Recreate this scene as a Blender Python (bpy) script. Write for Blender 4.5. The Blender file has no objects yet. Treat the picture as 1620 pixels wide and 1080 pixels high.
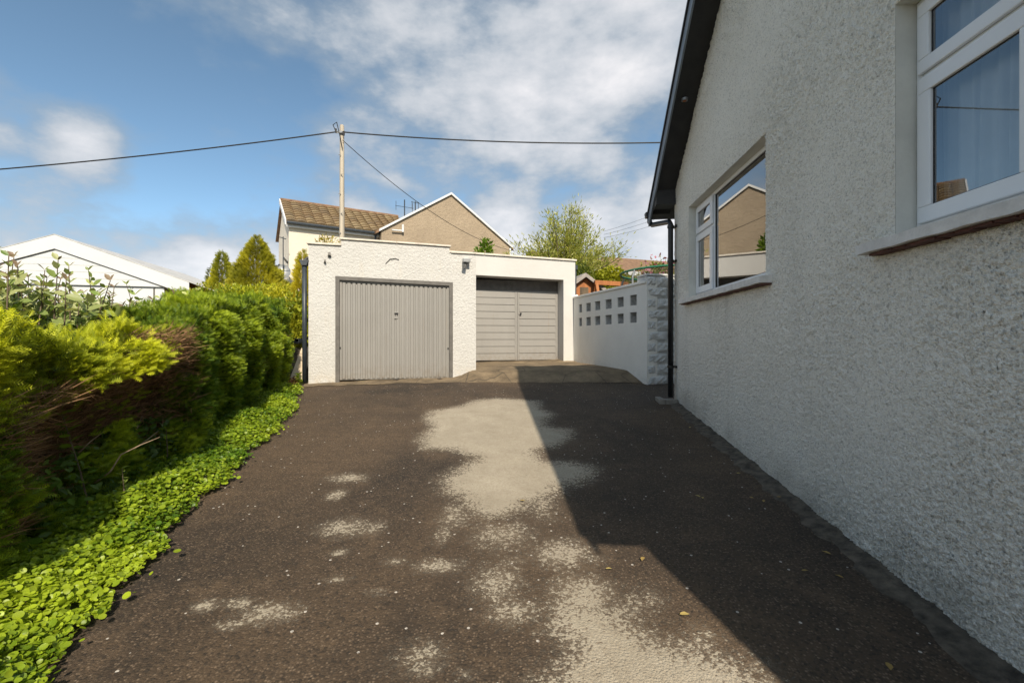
import bpy, math, random
import numpy as np
from mathutils import Vector
random.seed(7)
R = math.radians
SC = bpy.context.scene
COL = SC.collection

# ------------------------------------------------------------------ camera
CZ, FPX, HOR = 1.544, 720.0, 534.0          # eye height, focal length in photo pixels, horizon row
SLOPE = 0.077                                # the drive climbs towards the garages
cam_data = bpy.data.cameras.new('camera')
cam_data.sensor_width = 36.0
cam_data.lens = 36.0 * FPX / 1620.0
cam_data.shift_y = -(540.0 - HOR) / 1620.0
cam_data.clip_start, cam_data.clip_end = 0.05, 3000.0
cam = bpy.data.objects.new('camera', cam_data); COL.objects.link(cam)
cam.location = (0, 0, CZ); cam.rotation_euler = (R(90), 0, 0)
SC.camera = cam

# ------------------------------------------------------------------ sky, sun, exposure
SUN_EL = R(40.5)
SUN_H = Vector((0.24, -0.97)).normalized()   # towards the sun, on the ground plan
world = bpy.data.worlds.new('World'); SC.world = world; world.use_nodes = True
wt = world.node_tree; wt.nodes.clear()
def wn(t, **kw):
    n = wt.nodes.new(t)
    for k, v in kw.items(): setattr(n, k, v)
    return n
sky = wn('ShaderNodeTexSky', sky_type='NISHITA', sun_disc=False, sun_elevation=SUN_EL,
         sun_rotation=math.atan2(SUN_H.x, SUN_H.y), altitude=50, air_density=0.5, dust_density=1.0, ozone_density=2.0)
wbg = wn('ShaderNodeBackground'); wbg.inputs['Strength'].default_value = 0.13
wout = wn('ShaderNodeOutputWorld')
tc = wn('ShaderNodeTexCoord')
def pixdir(x, y):
    return Vector(((x-810)/FPX, 1, (HOR-y)/FPX)).normalized()
def wmath(op, a, b=None, c=None, clamp=False):
    n = wn('ShaderNodeMath', operation=op, use_clamp=clamp)
    for i, v in enumerate((a, b, c)):
        if v is None: continue
        if isinstance(v, (int, float)): n.inputs[i].default_value = v
        else: wt.links.new(v, n.inputs[i])
    return n.outputs[0]
mp = wn('ShaderNodeMapping'); mp.inputs['Scale'].default_value = (1.0, 1.0, 1.9); mp.inputs['Location'].default_value = (3.1, 1.7, 0.4)
wt.links.new(tc.outputs['Generated'], mp.inputs['Vector'])
nz = wn('ShaderNodeTexNoise'); nz.inputs['Scale'].default_value = 3.4; nz.inputs['Detail'].default_value = 9; nz.inputs['Roughness'].default_value = 0.56
wt.links.new(mp.outputs[0], nz.inputs['Vector'])
nf = wn('ShaderNodeTexNoise'); nf.inputs['Scale'].default_value = 11.0; nf.inputs['Detail'].default_value = 7; nf.inputs['Roughness'].default_value = 0.6
wt.links.new(mp.outputs[0], nf.inputs['Vector'])
blobs = None
for (px, py, rr, amp) in ((620, 90, .24, .22), (780, 120, .34, .30), (960, 110, .36, .30), (900, 230, .34, .20), (700, 200, .22, .12), (1080, 200, .3, .2), (140, 228, .085, .30),
                          (440, 22, .12, .17), (-10, 215, .05, .12), (330, 410, .16, .16), (400, 360, .13, .15), (800, 350, .16, .18), (640, 300, .2, .06)):
    v = wn('ShaderNodeVectorMath', operation='DISTANCE'); v.inputs[1].default_value = pixdir(px, py)
    wt.links.new(tc.outputs['Generated'], v.inputs[0])
    m = wn('ShaderNodeMapRange', interpolation_type='SMOOTHSTEP')
    m.inputs['From Min'].default_value = rr; m.inputs['From Max'].default_value = 0.0
    m.inputs['To Min'].default_value = 0.0; m.inputs['To Max'].default_value = amp
    wt.links.new(v.outputs['Value'], m.inputs['Value'])
    blobs = m.outputs[0] if blobs is None else wmath('MAXIMUM', blobs, m.outputs[0])
clear = None                                  # the open blue stretches left and right of the pole
for (px, py, rr, amp) in ((300, 250, .55, .16), (120, 60, .45, .17), (420, 120, .25, .14), (880, 310, .12, .08), (40, 300, .3, .08), (600, 330, .25, .12)):
    v = wn('ShaderNodeVectorMath', operation='DISTANCE'); v.inputs[1].default_value = pixdir(px, py)
    wt.links.new(tc.outputs['Generated'], v.inputs[0])
    m = wn('ShaderNodeMapRange', interpolation_type='SMOOTHSTEP')
    m.inputs['From Min'].default_value = rr; m.inputs['From Max'].default_value = 0.0
    m.inputs['To Min'].default_value = 0.0; m.inputs['To Max'].default_value = amp
    wt.links.new(v.outputs['Value'], m.inputs['Value'])
    clear = m.outputs[0] if clear is None else wmath('MAXIMUM', clear, m.outputs[0])
blobs = wmath('SUBTRACT', blobs, clear)
sepd = wn('ShaderNodeSeparateXYZ'); wt.links.new(tc.outputs['Generated'], sepd.inputs[0])
low = wn('ShaderNodeMapRange', interpolation_type='SMOOTHSTEP')      # cloud decks close up towards the horizon all round
low.inputs['From Min'].default_value = 0.50; low.inputs['From Max'].default_value = 0.02; low.inputs['To Max'].default_value = 0.33
wt.links.new(sepd.outputs['Z'], low.inputs['Value']); blobs = wmath('ADD', blobs, low.outputs[0])
dens = wmath('ADD', wmath('ADD', nz.outputs['Fac'], wmath('MULTIPLY', wmath('SUBTRACT', nf.outputs['Fac'], 0.5), 0.30)), blobs)
cov = wn('ShaderNodeMapRange', interpolation_type='SMOOTHSTEP')
cov.inputs['From Min'].default_value = 0.41; cov.inputs['From Max'].default_value = 0.74  # low threshold adds cloud out of view to lift the shaded wall
cov.inputs['To Max'].default_value = 0.92
wt.links.new(dens, cov.inputs['Value'])
shade = wn('ShaderNodeMapRange')
shade.inputs['From Min'].default_value = 0.58; shade.inputs['From Max'].default_value = 1.0
wt.links.new(dens, shade.inputs['Value'])
ccol = wn('ShaderNodeMix', data_type='RGBA')
ccol.inputs['A'].default_value = (.95, 1.15, 1.35, 1); ccol.inputs['B'].default_value = (2.85, 2.75, 2.75, 1)
wt.links.new(shade.outputs[0], ccol.inputs['Factor'])
cmix = wn('ShaderNodeMix', data_type='RGBA')
stint = wn('ShaderNodeMix', data_type='RGBA', blend_type='MULTIPLY'); stint.inputs['Factor'].default_value = 1.0
stint.inputs['B'].default_value = (.67, .715, .585, 1); wt.links.new(sky.outputs[0], stint.inputs['A'])
wt.links.new(cov.outputs[0], cmix.inputs['Factor']); wt.links.new(stint.outputs['Result'], cmix.inputs['A']); wt.links.new(ccol.outputs['Result'], cmix.inputs['B'])
wt.links.new(cmix.outputs['Result'], wbg.inputs['Color']); wt.links.new(wbg.outputs[0], wout.inputs['Surface'])

sun_data = bpy.data.lights.new('sun', 'SUN'); sun_data.energy = 2.0; sun_data.angle = R(0.5); sun_data.color = (1.0, 0.88, 0.71)
sun = bpy.data.objects.new('sun', sun_data); COL.objects.link(sun); sun.location = (4, -16, 15)
ldir = Vector((-SUN_H.x*math.cos(SUN_EL), -SUN_H.y*math.cos(SUN_EL), -math.sin(SUN_EL)))
sun.rotation_euler = ldir.to_track_quat('-Z', 'Y').to_euler()
SC.view_settings.view_transform = 'Standard'; SC.view_settings.look = 'None'
SC.view_settings.exposure = 1.55; SC.view_settings.gamma = 1.0; SC.view_settings.use_curve_mapping = False
SC.cycles.max_bounces = 8; SC.cycles.transparent_max_bounces = 12
SC.cycles.use_denoising = True

# ------------------------------------------------------------------ materials
MATS = {}
class NT:
    """small helper round one material's node tree"""
    def __init__(s, name):
        m = bpy.data.materials.new(name); m.use_nodes = True
        s.m = m; s.t = m.node_tree; s.t.nodes.clear()
        s.out = s.n('ShaderNodeOutputMaterial'); s.b = s.n('ShaderNodeBsdfPrincipled')
        s.l(s.b.outputs[0], s.out.inputs['Surface'])
        s.tc = s.n('ShaderNodeTexCoord'); s.geo = s.n('ShaderNodeNewGeometry')
        s.pos = s.geo.outputs['Position']
        MATS[name] = m
    def n(s, t, **kw):
        x = s.t.nodes.new(t)
        for k, v in kw.items(): setattr(x, k, v)
        return x
    def l(s, a, b): s.t.links.new(a, b)
    def put(s, sock, v):
        if v is None: return
        if isinstance(v, (int, float, tuple)): sock.default_value = v
        else: s.l(v, sock)
    def math(s, op, a, b=None, c=None, clamp=False):
        x = s.n('ShaderNodeMath', operation=op, use_clamp=clamp)
        for i, v in enumerate((a, b, c)): s.put(x.inputs[i], v)
        return x.outputs[0]
    def noise(s, scale, detail=4, rough=0.55, vec=None, stretch=None):
        x = s.n('ShaderNodeTexNoise'); x.inputs['Scale'].default_value = scale
        x.inputs['Detail'].default_value = detail; x.inputs['Roughness'].default_value = rough
        v = vec or s.pos
        if stretch:
            mpn = s.n('ShaderNodeMapping'); mpn.inputs['Scale'].default_value = stretch; s.l(v, mpn.inputs[0]); v = mpn.outputs[0]
        s.l(v, x.inputs['Vector']); return x.outputs['Fac']
    def vor(s, scale, feature='F1', vec=None):
        x = s.n('ShaderNodeTexVoronoi', feature=feature); x.inputs['Scale'].default_value = scale
        s.l(vec or s.pos, x.inputs['Vector']); return x
    def rng(s, v, a, b, c=0.0, d=1.0, smooth=False):
        x = s.n('ShaderNodeMapRange', interpolation_type='SMOOTHSTEP' if smooth else 'LINEAR')
        s.put(x.inputs['Value'], v)
        x.inputs['From Min'].default_value = a; x.inputs['From Max'].default_value = b
        x.inputs['To Min'].default_value = c; x.inputs['To Max'].default_value = d
        return x.outputs[0]
    def mix(s, f, a, b, blend='MIX'):
        x = s.n('ShaderNodeMix', data_type='RGBA', blend_type=blend)
        s.put(x.inputs['Factor'], f)
        for k, v in (('A', a), ('B', b)):
            if isinstance(v, tuple) and len(v) == 3: v = v + (1,)
            s.put(x.inputs[k], v)
        return x.outputs['Result']
    def bump(s, h, strength=0.5, dist=0.01, prev=None):
        x = s.n('ShaderNodeBump'); x.inputs['Strength'].default_value = strength; x.inputs['Distance'].default_value = dist
        s.l(h, x.inputs['Height'])
        if prev is not None: s.l(prev, x.inputs['Normal'])
        s.l(x.outputs[0], s.b.inputs['Normal']); return x.outputs[0]
    def col(s, c): s.put(s.b.inputs['Base Color'], c + (1,) if isinstance(c, tuple) and len(c) == 3 else c)
    def rough(s, v): s.put(s.b.inputs['Roughness'], v)
    def attr(s, name):
        x = s.n('ShaderNodeAttribute'); x.attribute_name = name; return x

def plain(name, c, rough=0.6, var=0.12, vscale=6.0, metallic=0.0, bump=0.0, bscale=60.0, stretch=None):
    k = NT(name)
    n = k.noise(vscale, 5, 0.6, stretch=stretch)
    lo = tuple(x*(1-var) for x in c); hi = tuple(min(1, x*(1+var)) for x in c)
    k.col(k.mix(k.rng(n, .3, .7), lo, hi)); k.rough(rough); k.b.inputs['Metallic'].default_value = metallic
    if bump: k.bump(k.noise(bscale, 3, .6, stretch=stretch), bump, 0.01)
    return k.m

def mat_roughcast():
    k = NT('roughcast')
    v = k.vor(85.0)
    wob = k.noise(60, 4, .65)
    fine = k.noise(150, 3, .6)
    patch = k.noise(1.3, 4, .6)
    h = k.math('ADD', k.math('MULTIPLY', k.math('SUBTRACT', 1.0, v.outputs['Distance']), 0.55), k.math('MULTIPLY', wob, 0.9))
    h = k.math('ADD', h, k.math('MULTIPLY', fine, 0.22))
    c = k.mix(k.rng(patch, .3, .72), (.87, .83, .735), (.92, .885, .795))
    streak = k.noise(2.2, 5, .65, stretch=(1, 1, .12))
    c = k.mix(k.rng(streak, .56, .8, 0, .40), c, (.55, .53, .48))
    sep = k.n('ShaderNodeSeparateXYZ'); k.l(k.pos, sep.inputs[0])
    # splash dirt in the bottom hand's breadth of the wall
    hg = k.math('SUBTRACT', sep.outputs['Z'], k.math('MULTIPLY', sep.outputs['Y'], SLOPE))
    dirt = k.math('MULTIPLY', k.rng(hg, .42, .05, 0, 1), k.rng(k.noise(7, 5, .65), .42, .72))
    c = k.mix(k.math('MULTIPLY', dirt, .4), c, (.48, .43, .34))
    k.col(c); k.rough(.93)
    chip = k.n('ShaderNodeSeparateColor'); k.l(v.outputs['Color'], chip.inputs[0])
    c = k.mix(k.rng(chip.outputs[0], .68, 1, 0, .55), c, (.42, .40, .355))
    c = k.mix(k.rng(chip.outputs[1], .7, 1, 0, .6), c, (.93, .91, .85))
    c = k.mix(k.attr('stain').outputs['Fac'], c, (.40, .375, .32))
    k.col(c)
    k.bump(h, .9, 0.016)
    return k.m

def mat_painted_render(name, c, scale=26.0, strength=.8, dist=.02, stain=(.55, .50, .40), amt=.35):
    k = NT(name)
    a = k.noise(scale, 4, .62); b = k.noise(scale*3.2, 3, .6)
    patch = k.noise(1.7, 5, .65)
    cc = k.mix(k.rng(patch, .3, .75), c, tuple(x*.90 for x in c))
    st = k.noise(3.5, 6, .7, stretch=(1, 1, .25))
    cc = k.mix(k.rng(st, .58, .82, 0, amt), cc, stain)
    sep = k.n('ShaderNodeSeparateXYZ'); k.l(k.pos, sep.inputs[0])
    hg = k.math('SUBTRACT', sep.outputs['Z'], k.math('MULTIPLY', sep.outputs['Y'], SLOPE))
    cc = k.mix(k.math('MULTIPLY', k.rng(hg, .30, .0, 0, .6), k.rng(k.noise(9, 5, .7), .4, .7)), cc, stain)
    k.col(cc); k.rough(.85)
    k.bump(k.math('ADD', a, k.math('MULTIPLY', b, .35)), strength, dist)
    return k.m

def mat_drive():
    k = NT('worn_asphalt')
    sdf = k.attr('worn').outputs['Fac']
    n1 = k.noise(5.0, 8, .68); n2 = k.noise(34, 4, .7); n3 = k.noise(130, 3, .7)
    s = k.math('ADD', sdf, k.math('MULTIPLY', k.math('SUBTRACT', n1, .5), .20))
    s = k.math('ADD', s, k.math('MULTIPLY', k.math('SUBTRACT', n2, .5), .20))
    s = k.math('ADD', s, k.math('MULTIPLY', k.math('SUBTRACT', n3, .5), .24))
    # stone chippings in the dark coat
    st = k.vor(80.0); st2 = k.vor(34.0)
    r1 = k.n('ShaderNodeSeparateColor'); k.l(st.outputs['Color'], r1.inputs[0])
    r2 = k.n('ShaderNodeSeparateColor'); k.l(st2.outputs['Color'], r2.inputs[0])
    big = k.noise(.55, 6, .62)
    cell = k.math('MULTIPLY', k.math('SUBTRACT', r1.outputs[2], .5), .17)          # the coat goes stone by stone
    r3 = k.n('ShaderNodeSeparateColor'); k.l(k.vor(48.0).outputs['Color'], r3.inputs[0])
    cell = k.math('ADD', cell, k.math('MULTIPLY', k.math('SUBTRACT', r3.outputs[0], .5), .09))
    worn = k.math('MAXIMUM', k.rng(k.math('ADD', s, cell), -.02, .04, 0, .92, True), k.rng(k.math('ADD', s, k.math('MULTIPLY', cell, .5)), -.16, .12, 0, .42, True))
    dark = k.mix(k.rng(big, .3, .7), (.019, .0135, .0095), (.11, .072, .041))
    dark = k.mix(k.rng(k.noise(3.2, 6, .7), .52, .78, 0, .6), dark, (.15, .10, .058))
    dark = k.mix(k.math('MULTIPLY', k.rng(r1.outputs[0], .45, 1, 0, .9), k.rng(st.outputs['Distance'], .6, .1)), dark, (.24, .175, .12))
    dark = k.mix(k.rng(r1.outputs[2], .6, 1, 0, .7), dark, (.014, .011, .008))
    chip = k.math('MULTIPLY', k.math('GREATER_THAN', r2.outputs[0], .972), k.math('LESS_THAN', st2.outputs['Distance'], .26))
    dark = k.mix(chip, dark, (.52, .48, .43))
    pale = k.mix(k.rng(k.noise(2.6, 6, .65), .3, .72), (.36, .315, .24), (.48, .425, .335))
    pale = k.mix(k.rng(k.noise(9, 6, .7), .5, .78, 0, .5), pale, (.24, .195, .14))
    pale = k.mix(k.rng(r1.outputs[1], .3, 1, 0, .45), pale, (.30, .25, .185))
    k.col(k.mix(worn, dark, pale)); k.rough(.88)
    g = k.math('ADD', k.math('MULTIPLY', k.math('SUBTRACT', 1, st.outputs['Distance']), .6), n3)
    k.bump(g, .75, .012)
    return k.m

def mat_leaf(name, trans=.35, rough=.45):
    k = NT(name)
    a = k.attr('tint').outputs['Color']
    k.col(a); k.rough(rough); k.b.inputs['Specular IOR Level'].default_value = .35
    t = k.n('ShaderNodeBsdfTranslucent'); k.l(k.mix(1.0, a, (1.15, 1.1, .55), 'MULTIPLY'), t.inputs[0])
    mx = k.n('ShaderNodeMixShader'); mx.inputs[0].default_value = trans
    k.l(k.b.outputs[0], mx.inputs[1]); k.l(t.outputs[0], mx.inputs[2]); k.l(mx.outputs[0], k.out.inputs['Surface'])
    return k.m

def mat_glass():
    k = NT('window_glass')
    k.t.nodes.remove(k.b)
    fr = k.n('ShaderNodeFresnel'); fr.inputs['IOR'].default_value = 1.56
    f = k.math('SUBTRACT', 1.0, k.math('POWER', k.math('SUBTRACT', 1.0, fr.outputs[0]), 4.0))   # four surfaces of a double-glazed unit
    tr = k.n('ShaderNodeBsdfTransparent'); tr.inputs[0].default_value = (.93, .95, .94, 1)
    gl = k.n('ShaderNodeBsdfGlossy'); gl.inputs['Roughness'].default_value = 0.0
    mx = k.n('ShaderNodeMixShader'); k.l(f, mx.inputs[0]); k.l(tr.outputs[0], mx.inputs[1]); k.l(gl.outputs[0], mx.inputs[2])
    k.l(mx.outputs[0], k.out.inputs['Surface'])
    return k.m

def mat_apron():
    k = NT('dirty_concrete')
    a = k.noise(2.4, 7, .7); b = k.noise(22, 5, .7)
    c = k.mix(k.rng(a, .35, .68), (.26, .195, .12), (.095, .07, .043))
    c = k.mix(k.rng(b, .5, .8, 0, .6), c, (.07, .055, .04))
    c = k.mix(k.rng(k.noise(5, 5, .6), .63, .76, 0, .5), c, (.11, .13, .035))
    v = k.vor(1.1, 'DISTANCE_TO_EDGE')
    c = k.mix(k.rng(v.outputs['Distance'], .012, .0, 0, .8), c, (.04, .033, .025))
    k.col(c); k.rough(.92); k.bump(k.math('ADD', b, k.noise(90, 3, .6)), .6, .015)
    return k.m

def mat_ground():
    k = NT('soil_and_turf')
    a = k.noise(.8, 6, .65); b = k.noise(30, 4, .7)
    c = k.mix(k.rng(a, .4, .62), (.05, .075, .02), (.085, .06, .038))
    c = k.mix(k.rng(b, .4, .8, 0, .6), c, (.03, .025, .015))
    k.col(c); k.rough(.95); k.bump(b, .7, .03)
    return k.m

def mat_wood(name, c, dark, scale=9.0, stretch=(1, 1, .06), rough=.75):
    k = NT(name)
    n = k.noise(scale, 6, .65, stretch=stretch)
    k.col(k.mix(k.rng(n, .35, .7), c, dark)); k.rough(rough); k.bump(n, .35, .01)
    return k.m

def mat_door(name, c):
    k = NT(name)
    a = k.noise(2.2, 5, .6, stretch=(1, 1, .4)); b = k.noise(13, 6, .7, stretch=(1, 1, .05))
    cc = k.mix(k.rng(a, .3, .7), c, tuple(x*.88 for x in c))
    cc = k.mix(k.rng(b, .60, .80, 0, .55), cc, (.23, .17, .12))
    sep = k.n('ShaderNodeSeparateXYZ'); k.l(k.pos, sep.inputs[0])
    hg = k.math('SUBTRACT', sep.outputs['Z'], k.math('MULTIPLY', sep.outputs['Y'], SLOPE))
    cc = k.mix(k.math('MULTIPLY', k.rng(hg, .35, .02, 0, .7), k.rng(k.noise(11, 5, .7), .4, .7)), cc, (.17, .13, .09))
    k.col(cc); k.rough(k.rng(a, .3, .7, .42, .6)); k.bump(k.noise(3.0, 2, .5), .15, .03)
    return k.m

def mat_beige():
    k = NT('beige_roughcast')
    a = k.noise(9, 6, .7); b = k.noise(1.1, 5, .65)
    c = k.mix(k.rng(b, .35, .7), (.38, .305, .22), (.315, .25, .18))
    c = k.mix(k.rng(a, .45, .75, 0, .5), c, (.25, .195, .14))
    k.col(c); k.rough(.95); k.bump(a, .8, .05)
    return k.m

def mat_tiles():
    k = NT('concrete_roof_tile')
    a = k.noise(5, 6, .7); b = k.noise(.7, 5, .6)
    rnd = k.attr('tint').outputs['Color']
    c = k.mix(k.rng(a, .4, .75, 0, .6), rnd, (.15, .125, .08))
    c = k.mix(k.rng(b, .5, .75, 0, .3), c, (.20, .165, .105))
    k.col(c); k.rough(.9)
    return k.m

def mat_net():
    k = NT('safety_net')
    t = k.n('ShaderNodeBsdfTransparent'); mx = k.n('ShaderNodeMixShader'); mx.inputs[0].default_value = .42
    k.col((.02, .025, .02)); k.rough(.8)
    k.l(t.outputs[0], mx.inputs[1]); k.l(k.b.outputs[0], mx.inputs[2]); k.l(mx.outputs[0], k.out.inputs['Surface'])
    return k.m

mat_roughcast(); mat_drive(); mat_glass(); mat_apron(); mat_ground(); mat_beige(); mat_tiles(); mat_net()
mat_painted_render('white_textured_render', (.565, .56, .545), 24, .9, .028, (.52, .43, .30), .32)
mat_painted_render('white_smooth_render', (.565, .56, .545), 8, .35, .012, (.55, .50, .40), .22)
mat_painted_render('pale_wall_paint', (.80, .79, .74), 40, .25, .006, (.45, .45, .43), .22)
mat_painted_render('cream_render', (.70, .64, .54), 14, .5, .02, (.45, .36, .26), .5)
mat_painted_render('grey_block_paint', (.64, .645, .63), 17, 1.0, .03, (.44, .45, .45), .55)
mat_leaf('conifer_foliage', .45, .5); mat_leaf('broad_leaf', .35, .42); mat_leaf('dry_twig', .05, .85); mat_leaf('petal', .3, .6)
mat_wood('pole_timber', (.46, .41, .33), (.27, .24, .20), 8, (1, 1, .07))
mat_wood('pale_board', (.62, .52, .38), (.48, .38, .26), 9, (1, 1, .08))
mat_wood('cedar_timber', (.42, .16, .05), (.27, .10, .035), 9, (1, 1, .1))
mat_wood('bark', (.16, .12, .08), (.07, .055, .04), 10, (1, 1, .2), .95)
plain('white_plastic', (.80, .81, .82), .32, .03, 3)
plain('white_fascia', (.66, .67, .68), .5, .05, 2)
plain('black_plastic', (.013, .013, .014), .38, .3, 8)
plain('sky_sheen_board', (.19, .22, .26), .5, .15, 3)  # sky reflection put into the bargeboard's colour as an even blue-grey
plain('dark_soffit', (.022, .021, .021), .55, .35, 5)
plain('slate_pipe', (.035, .045, .058), .45, .3, 9)
mat_door('grey_door_paint', (.262, .254, .240))
mat_door('taupe_door_paint', (.266, .257, .243))
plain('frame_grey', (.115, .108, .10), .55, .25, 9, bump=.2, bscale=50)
plain('coping_stone', (.62, .57, .50), .85, .18, 6, bump=.4, bscale=40)
plain('sill_paint', (.66, .64, .61), .7, .15, 10, bump=.35, bscale=70)
plain('red_tile', (.10, .040, .032), .8, .4, 20)
plain('reveal_paint', (.66, .65, .59), .85, .10, 5, bump=.35, bscale=25)
plain('grey_cement', (.095, .078, .058), .95, .65, 14, bump=1.0, bscale=55)
plain('gully_stone', (.24, .22, .19), .9, .25, 12, bump=.6, bscale=45)
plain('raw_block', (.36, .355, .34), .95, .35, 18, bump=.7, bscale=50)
plain('pale_roof', (.50, .50, .50), .8, .2, 3)
plain('roof_felt', (.09, .09, .09), .9, .2, 4)
plain('brown_roof', (.20, .12, .07), .9, .3, 5, bump=.6, bscale=14)
plain('red_brick', (.36, .15, .08), .9, .25, 14)
plain('white_cladding', (.58, .60, .62), .45, .03, 1.5)
plain('cable_black', (.012, .012, .013), .6, .2, 5)
plain('metal_grey', (.32, .33, .34), .4, .15, 12, metallic=.6)
plain('curtain_cloth', (.68, .69, .70), .9, .06, 6)
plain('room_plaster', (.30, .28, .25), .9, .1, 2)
plain('green_pad', (.03, .17, .09), .5, .2, 10)
plain('dark_hole', (.01, .01, .01), .9, .2, 5)
plain('grey_shingle', (.30, .27, .25), .9, .25, 10)
plain('brown_leaf_litter', (.26, .10, .03), .9, .45, 20)

# ------------------------------------------------------------------ geometry helpers
def gz(y): return SLOPE * max(-22.0, min(14.0, y))          # height of the ground
class Frame:
    """a wall line on the ground plan: u runs along it, n points out of its face"""
    def __init__(s, o, d, n):
        s.o = Vector(o); s.d = Vector(d).normalized(); s.nn = Vector(n).normalized()
    def p(s, u, n, z):
        q = s.o + s.d*u + s.nn*n
        return (q.x, q.y, z)
    def px(s, x, y, n=0.0):
        """photo pixel -> (u, z) on the plane at offset n"""
        r = Vector(((x-810)/FPX, 1.0))
        t = (s.o.dot(s.nn) + n) / r.dot(s.nn)
        q = r*t
        return ((q - s.o).dot(s.d), CZ + t*(HOR-y)/FPX)
    def xy(s, u, n=0.0):
        q = s.o + s.d*u + s.nn*n; return (q.x, q.y)

class MB:
    def __init__(s): s.v = []; s.f = []
    def quad(s, *pts):
        b = len(s.v); s.v += [tuple(p) for p in pts]; s.f.append(tuple(range(b, b+len(pts)))); return s
    def prism(s, fr, poly, n0, n1):
        """polygon of (u, z) pushed from n0 to n1"""
        b = len(s.v); k = len(poly)
        s.v += [fr.p(u, n0, z) for u, z in poly] + [fr.p(u, n1, z) for u, z in poly]
        s.f.append(tuple(range(b+k-1, b-1, -1))); s.f.append(tuple(range(b+k, b+2*k)))
        for i in range(k):
            j = (i+1) % k
            s.f.append((b+i, b+j, b+k+j, b+k+i))
        return s
    def box(s, fr, u0, u1, n0, n1, z0, z1):
        return s.prism(fr, [(u0, z0), (u1, z0), (u1, z1), (u0, z1)], n0, n1)
    def tube(s, pts, r, seg=8, cap=True):
        pts = [Vector(p) for p in pts]; rs = r if isinstance(r, (list, tuple)) else [r]*len(pts)
        b = len(s.v); ref = None
        for i, p in enumerate(pts):
            t = (pts[min(i+1, len(pts)-1)] - pts[max(i-1, 0)]).normalized()
            if ref is None: ref = t.orthogonal().normalized()
            ref = (ref - t*ref.dot(t)).normalized(); w = t.cross(ref)
            for k in range(seg):
                a = 2*math.pi*k/seg
                s.v.append(tuple(p + (ref*math.cos(a) + w*math.sin(a))*rs[i]))
        for i in range(len(pts)-1):
            for k in range(seg):
                k2 = (k+1) % seg
                s.f.append((b+i*seg+k, b+i*seg+k2, b+(i+1)*seg+k2, b+(i+1)*seg+k))
        if cap:
            s.f.append(tuple(b+k for k in range(seg-1, -1, -1)))
            s.f.append(tuple(b+(len(pts)-1)*seg+k for k in range(seg)))
        return s
    def build(s, name, mat, parent=None, smooth=False, bevel=0.0):
        off = world_loc(parent)
        me = bpy.data.meshes.new(name)
        me.from_pydata([(x-off[0], y-off[1], z-off[2]) for x, y, z in s.v], [], s.f)
        me.validate(); me.update()
        if smooth: me.polygons.foreach_set('use_smooth', [True]*len(me.polygons))
        me.materials.append(MATS[mat])
        o = bpy.data.objects.new(name, me); COL.objects.link(o)
        if parent is not None: o.parent = parent
        if bevel:
            bv = o.modifiers.new('bevel', 'BEVEL'); bv.width = bevel; bv.segments = 2; bv.limit_method = 'ANGLE'
        return o
def world_loc(o):
    v = Vector((0, 0, 0))
    while o is not None: v += o.location; o = o.parent
    return v
def tag(o, label, cat, group=None):
    o['label'] = label; o['category'] = cat
    if group: o['group'] = group
    return o
def thing(name, label, cat, loc, group=None):
    o = bpy.data.objects.new(name, None); COL.objects.link(o); o.location = loc
    o.empty_display_size = .2
    return tag(o, label, cat, group)
def place(name, me, parent, loc, rot=(0, 0, 0), scale=(1, 1, 1)):
    o = bpy.data.objects.new(name, me); COL.objects.link(o)
    if parent is not None: o.parent = parent; loc = Vector(loc) - world_loc(parent)
    o.location = loc; o.rotation_euler = rot; o.scale = scale
    return o

RG = np.random.default_rng(11)
def unit(a): return a / np.maximum(np.linalg.norm(a, axis=1, keepdims=True), 1e-9)
def rough_noise(p, seed, freq, octaves=3):
    """cheap smooth noise from sums of sines, about -1..1"""
    g = np.random.default_rng(seed); out = np.zeros(len(p)); amp, tot = 1.0, 0.0
    for o in range(octaves):
        for k in range(4):
            w = g.normal(size=3) * freq; ph = g.uniform(0, 6.28)
            out += amp*np.sin(p @ w + ph)
        tot += amp*2.0; amp *= .55; freq *= 2.1
    return out / tot
OVAL = (np.array([(0, 0, 0), (.22, .20, .05), (.22, -.20, .05), (.60, .25, .06), (.60, -.25, .06), (1, 0, -.06), (.45, 0, -.01)], float),
        [(0, 6, 1), (0, 2, 6), (1, 6, 3), (2, 4, 6), (3, 6, 5), (4, 5, 6)])
def _round():
    v = [(0, 0, 0), (.5, 0, -.04)]
    for a in (-150, -115, -75, -35, 0, 35, 75, 115, 150): v.append((.5+.5*math.cos(R(a)), .47*math.sin(R(a)), .05))
    f = [(0, 1, 2)[::-1]] + [(1, k, k+1) for k in range(2, 10)] + [(0, 10, 1)[::-1]]
    return np.array(v, float), f
ROUND = _round()
NARROW = (np.array([(0, 0, 0), (.4, .11, .03), (.4, -.11, .03), (1, 0, -.08)], float), [(0, 2, 1), (1, 2, 3)])
def _frond():
    v, f = [], []
    def tri(a, b, c): f.append((len(v), len(v)+1, len(v)+2)); v.extend((a, b, c))
    tri((0, .035, 0), (0, -.035, 0), (1, 0, -.07))
    for x, l in ((.14, .36), (.32, .38), (.50, .32), (.68, .22)):
        for sg in (-1, 1):
            tri((x, 0, 0), (x+.11, 0, 0), (x+l*.80, sg*l*.72, .03+.04*sg))
    return np.array(v, float), f
FROND = _frond()
TWIG = (np.array([(0, .018, 0), (0, -.018, 0), (.5, .016, .03), (.5, -.016, .03), (1, 0, -.02)], float), [(0, 1, 3), (0, 3, 2), (2, 3, 4)])

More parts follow.
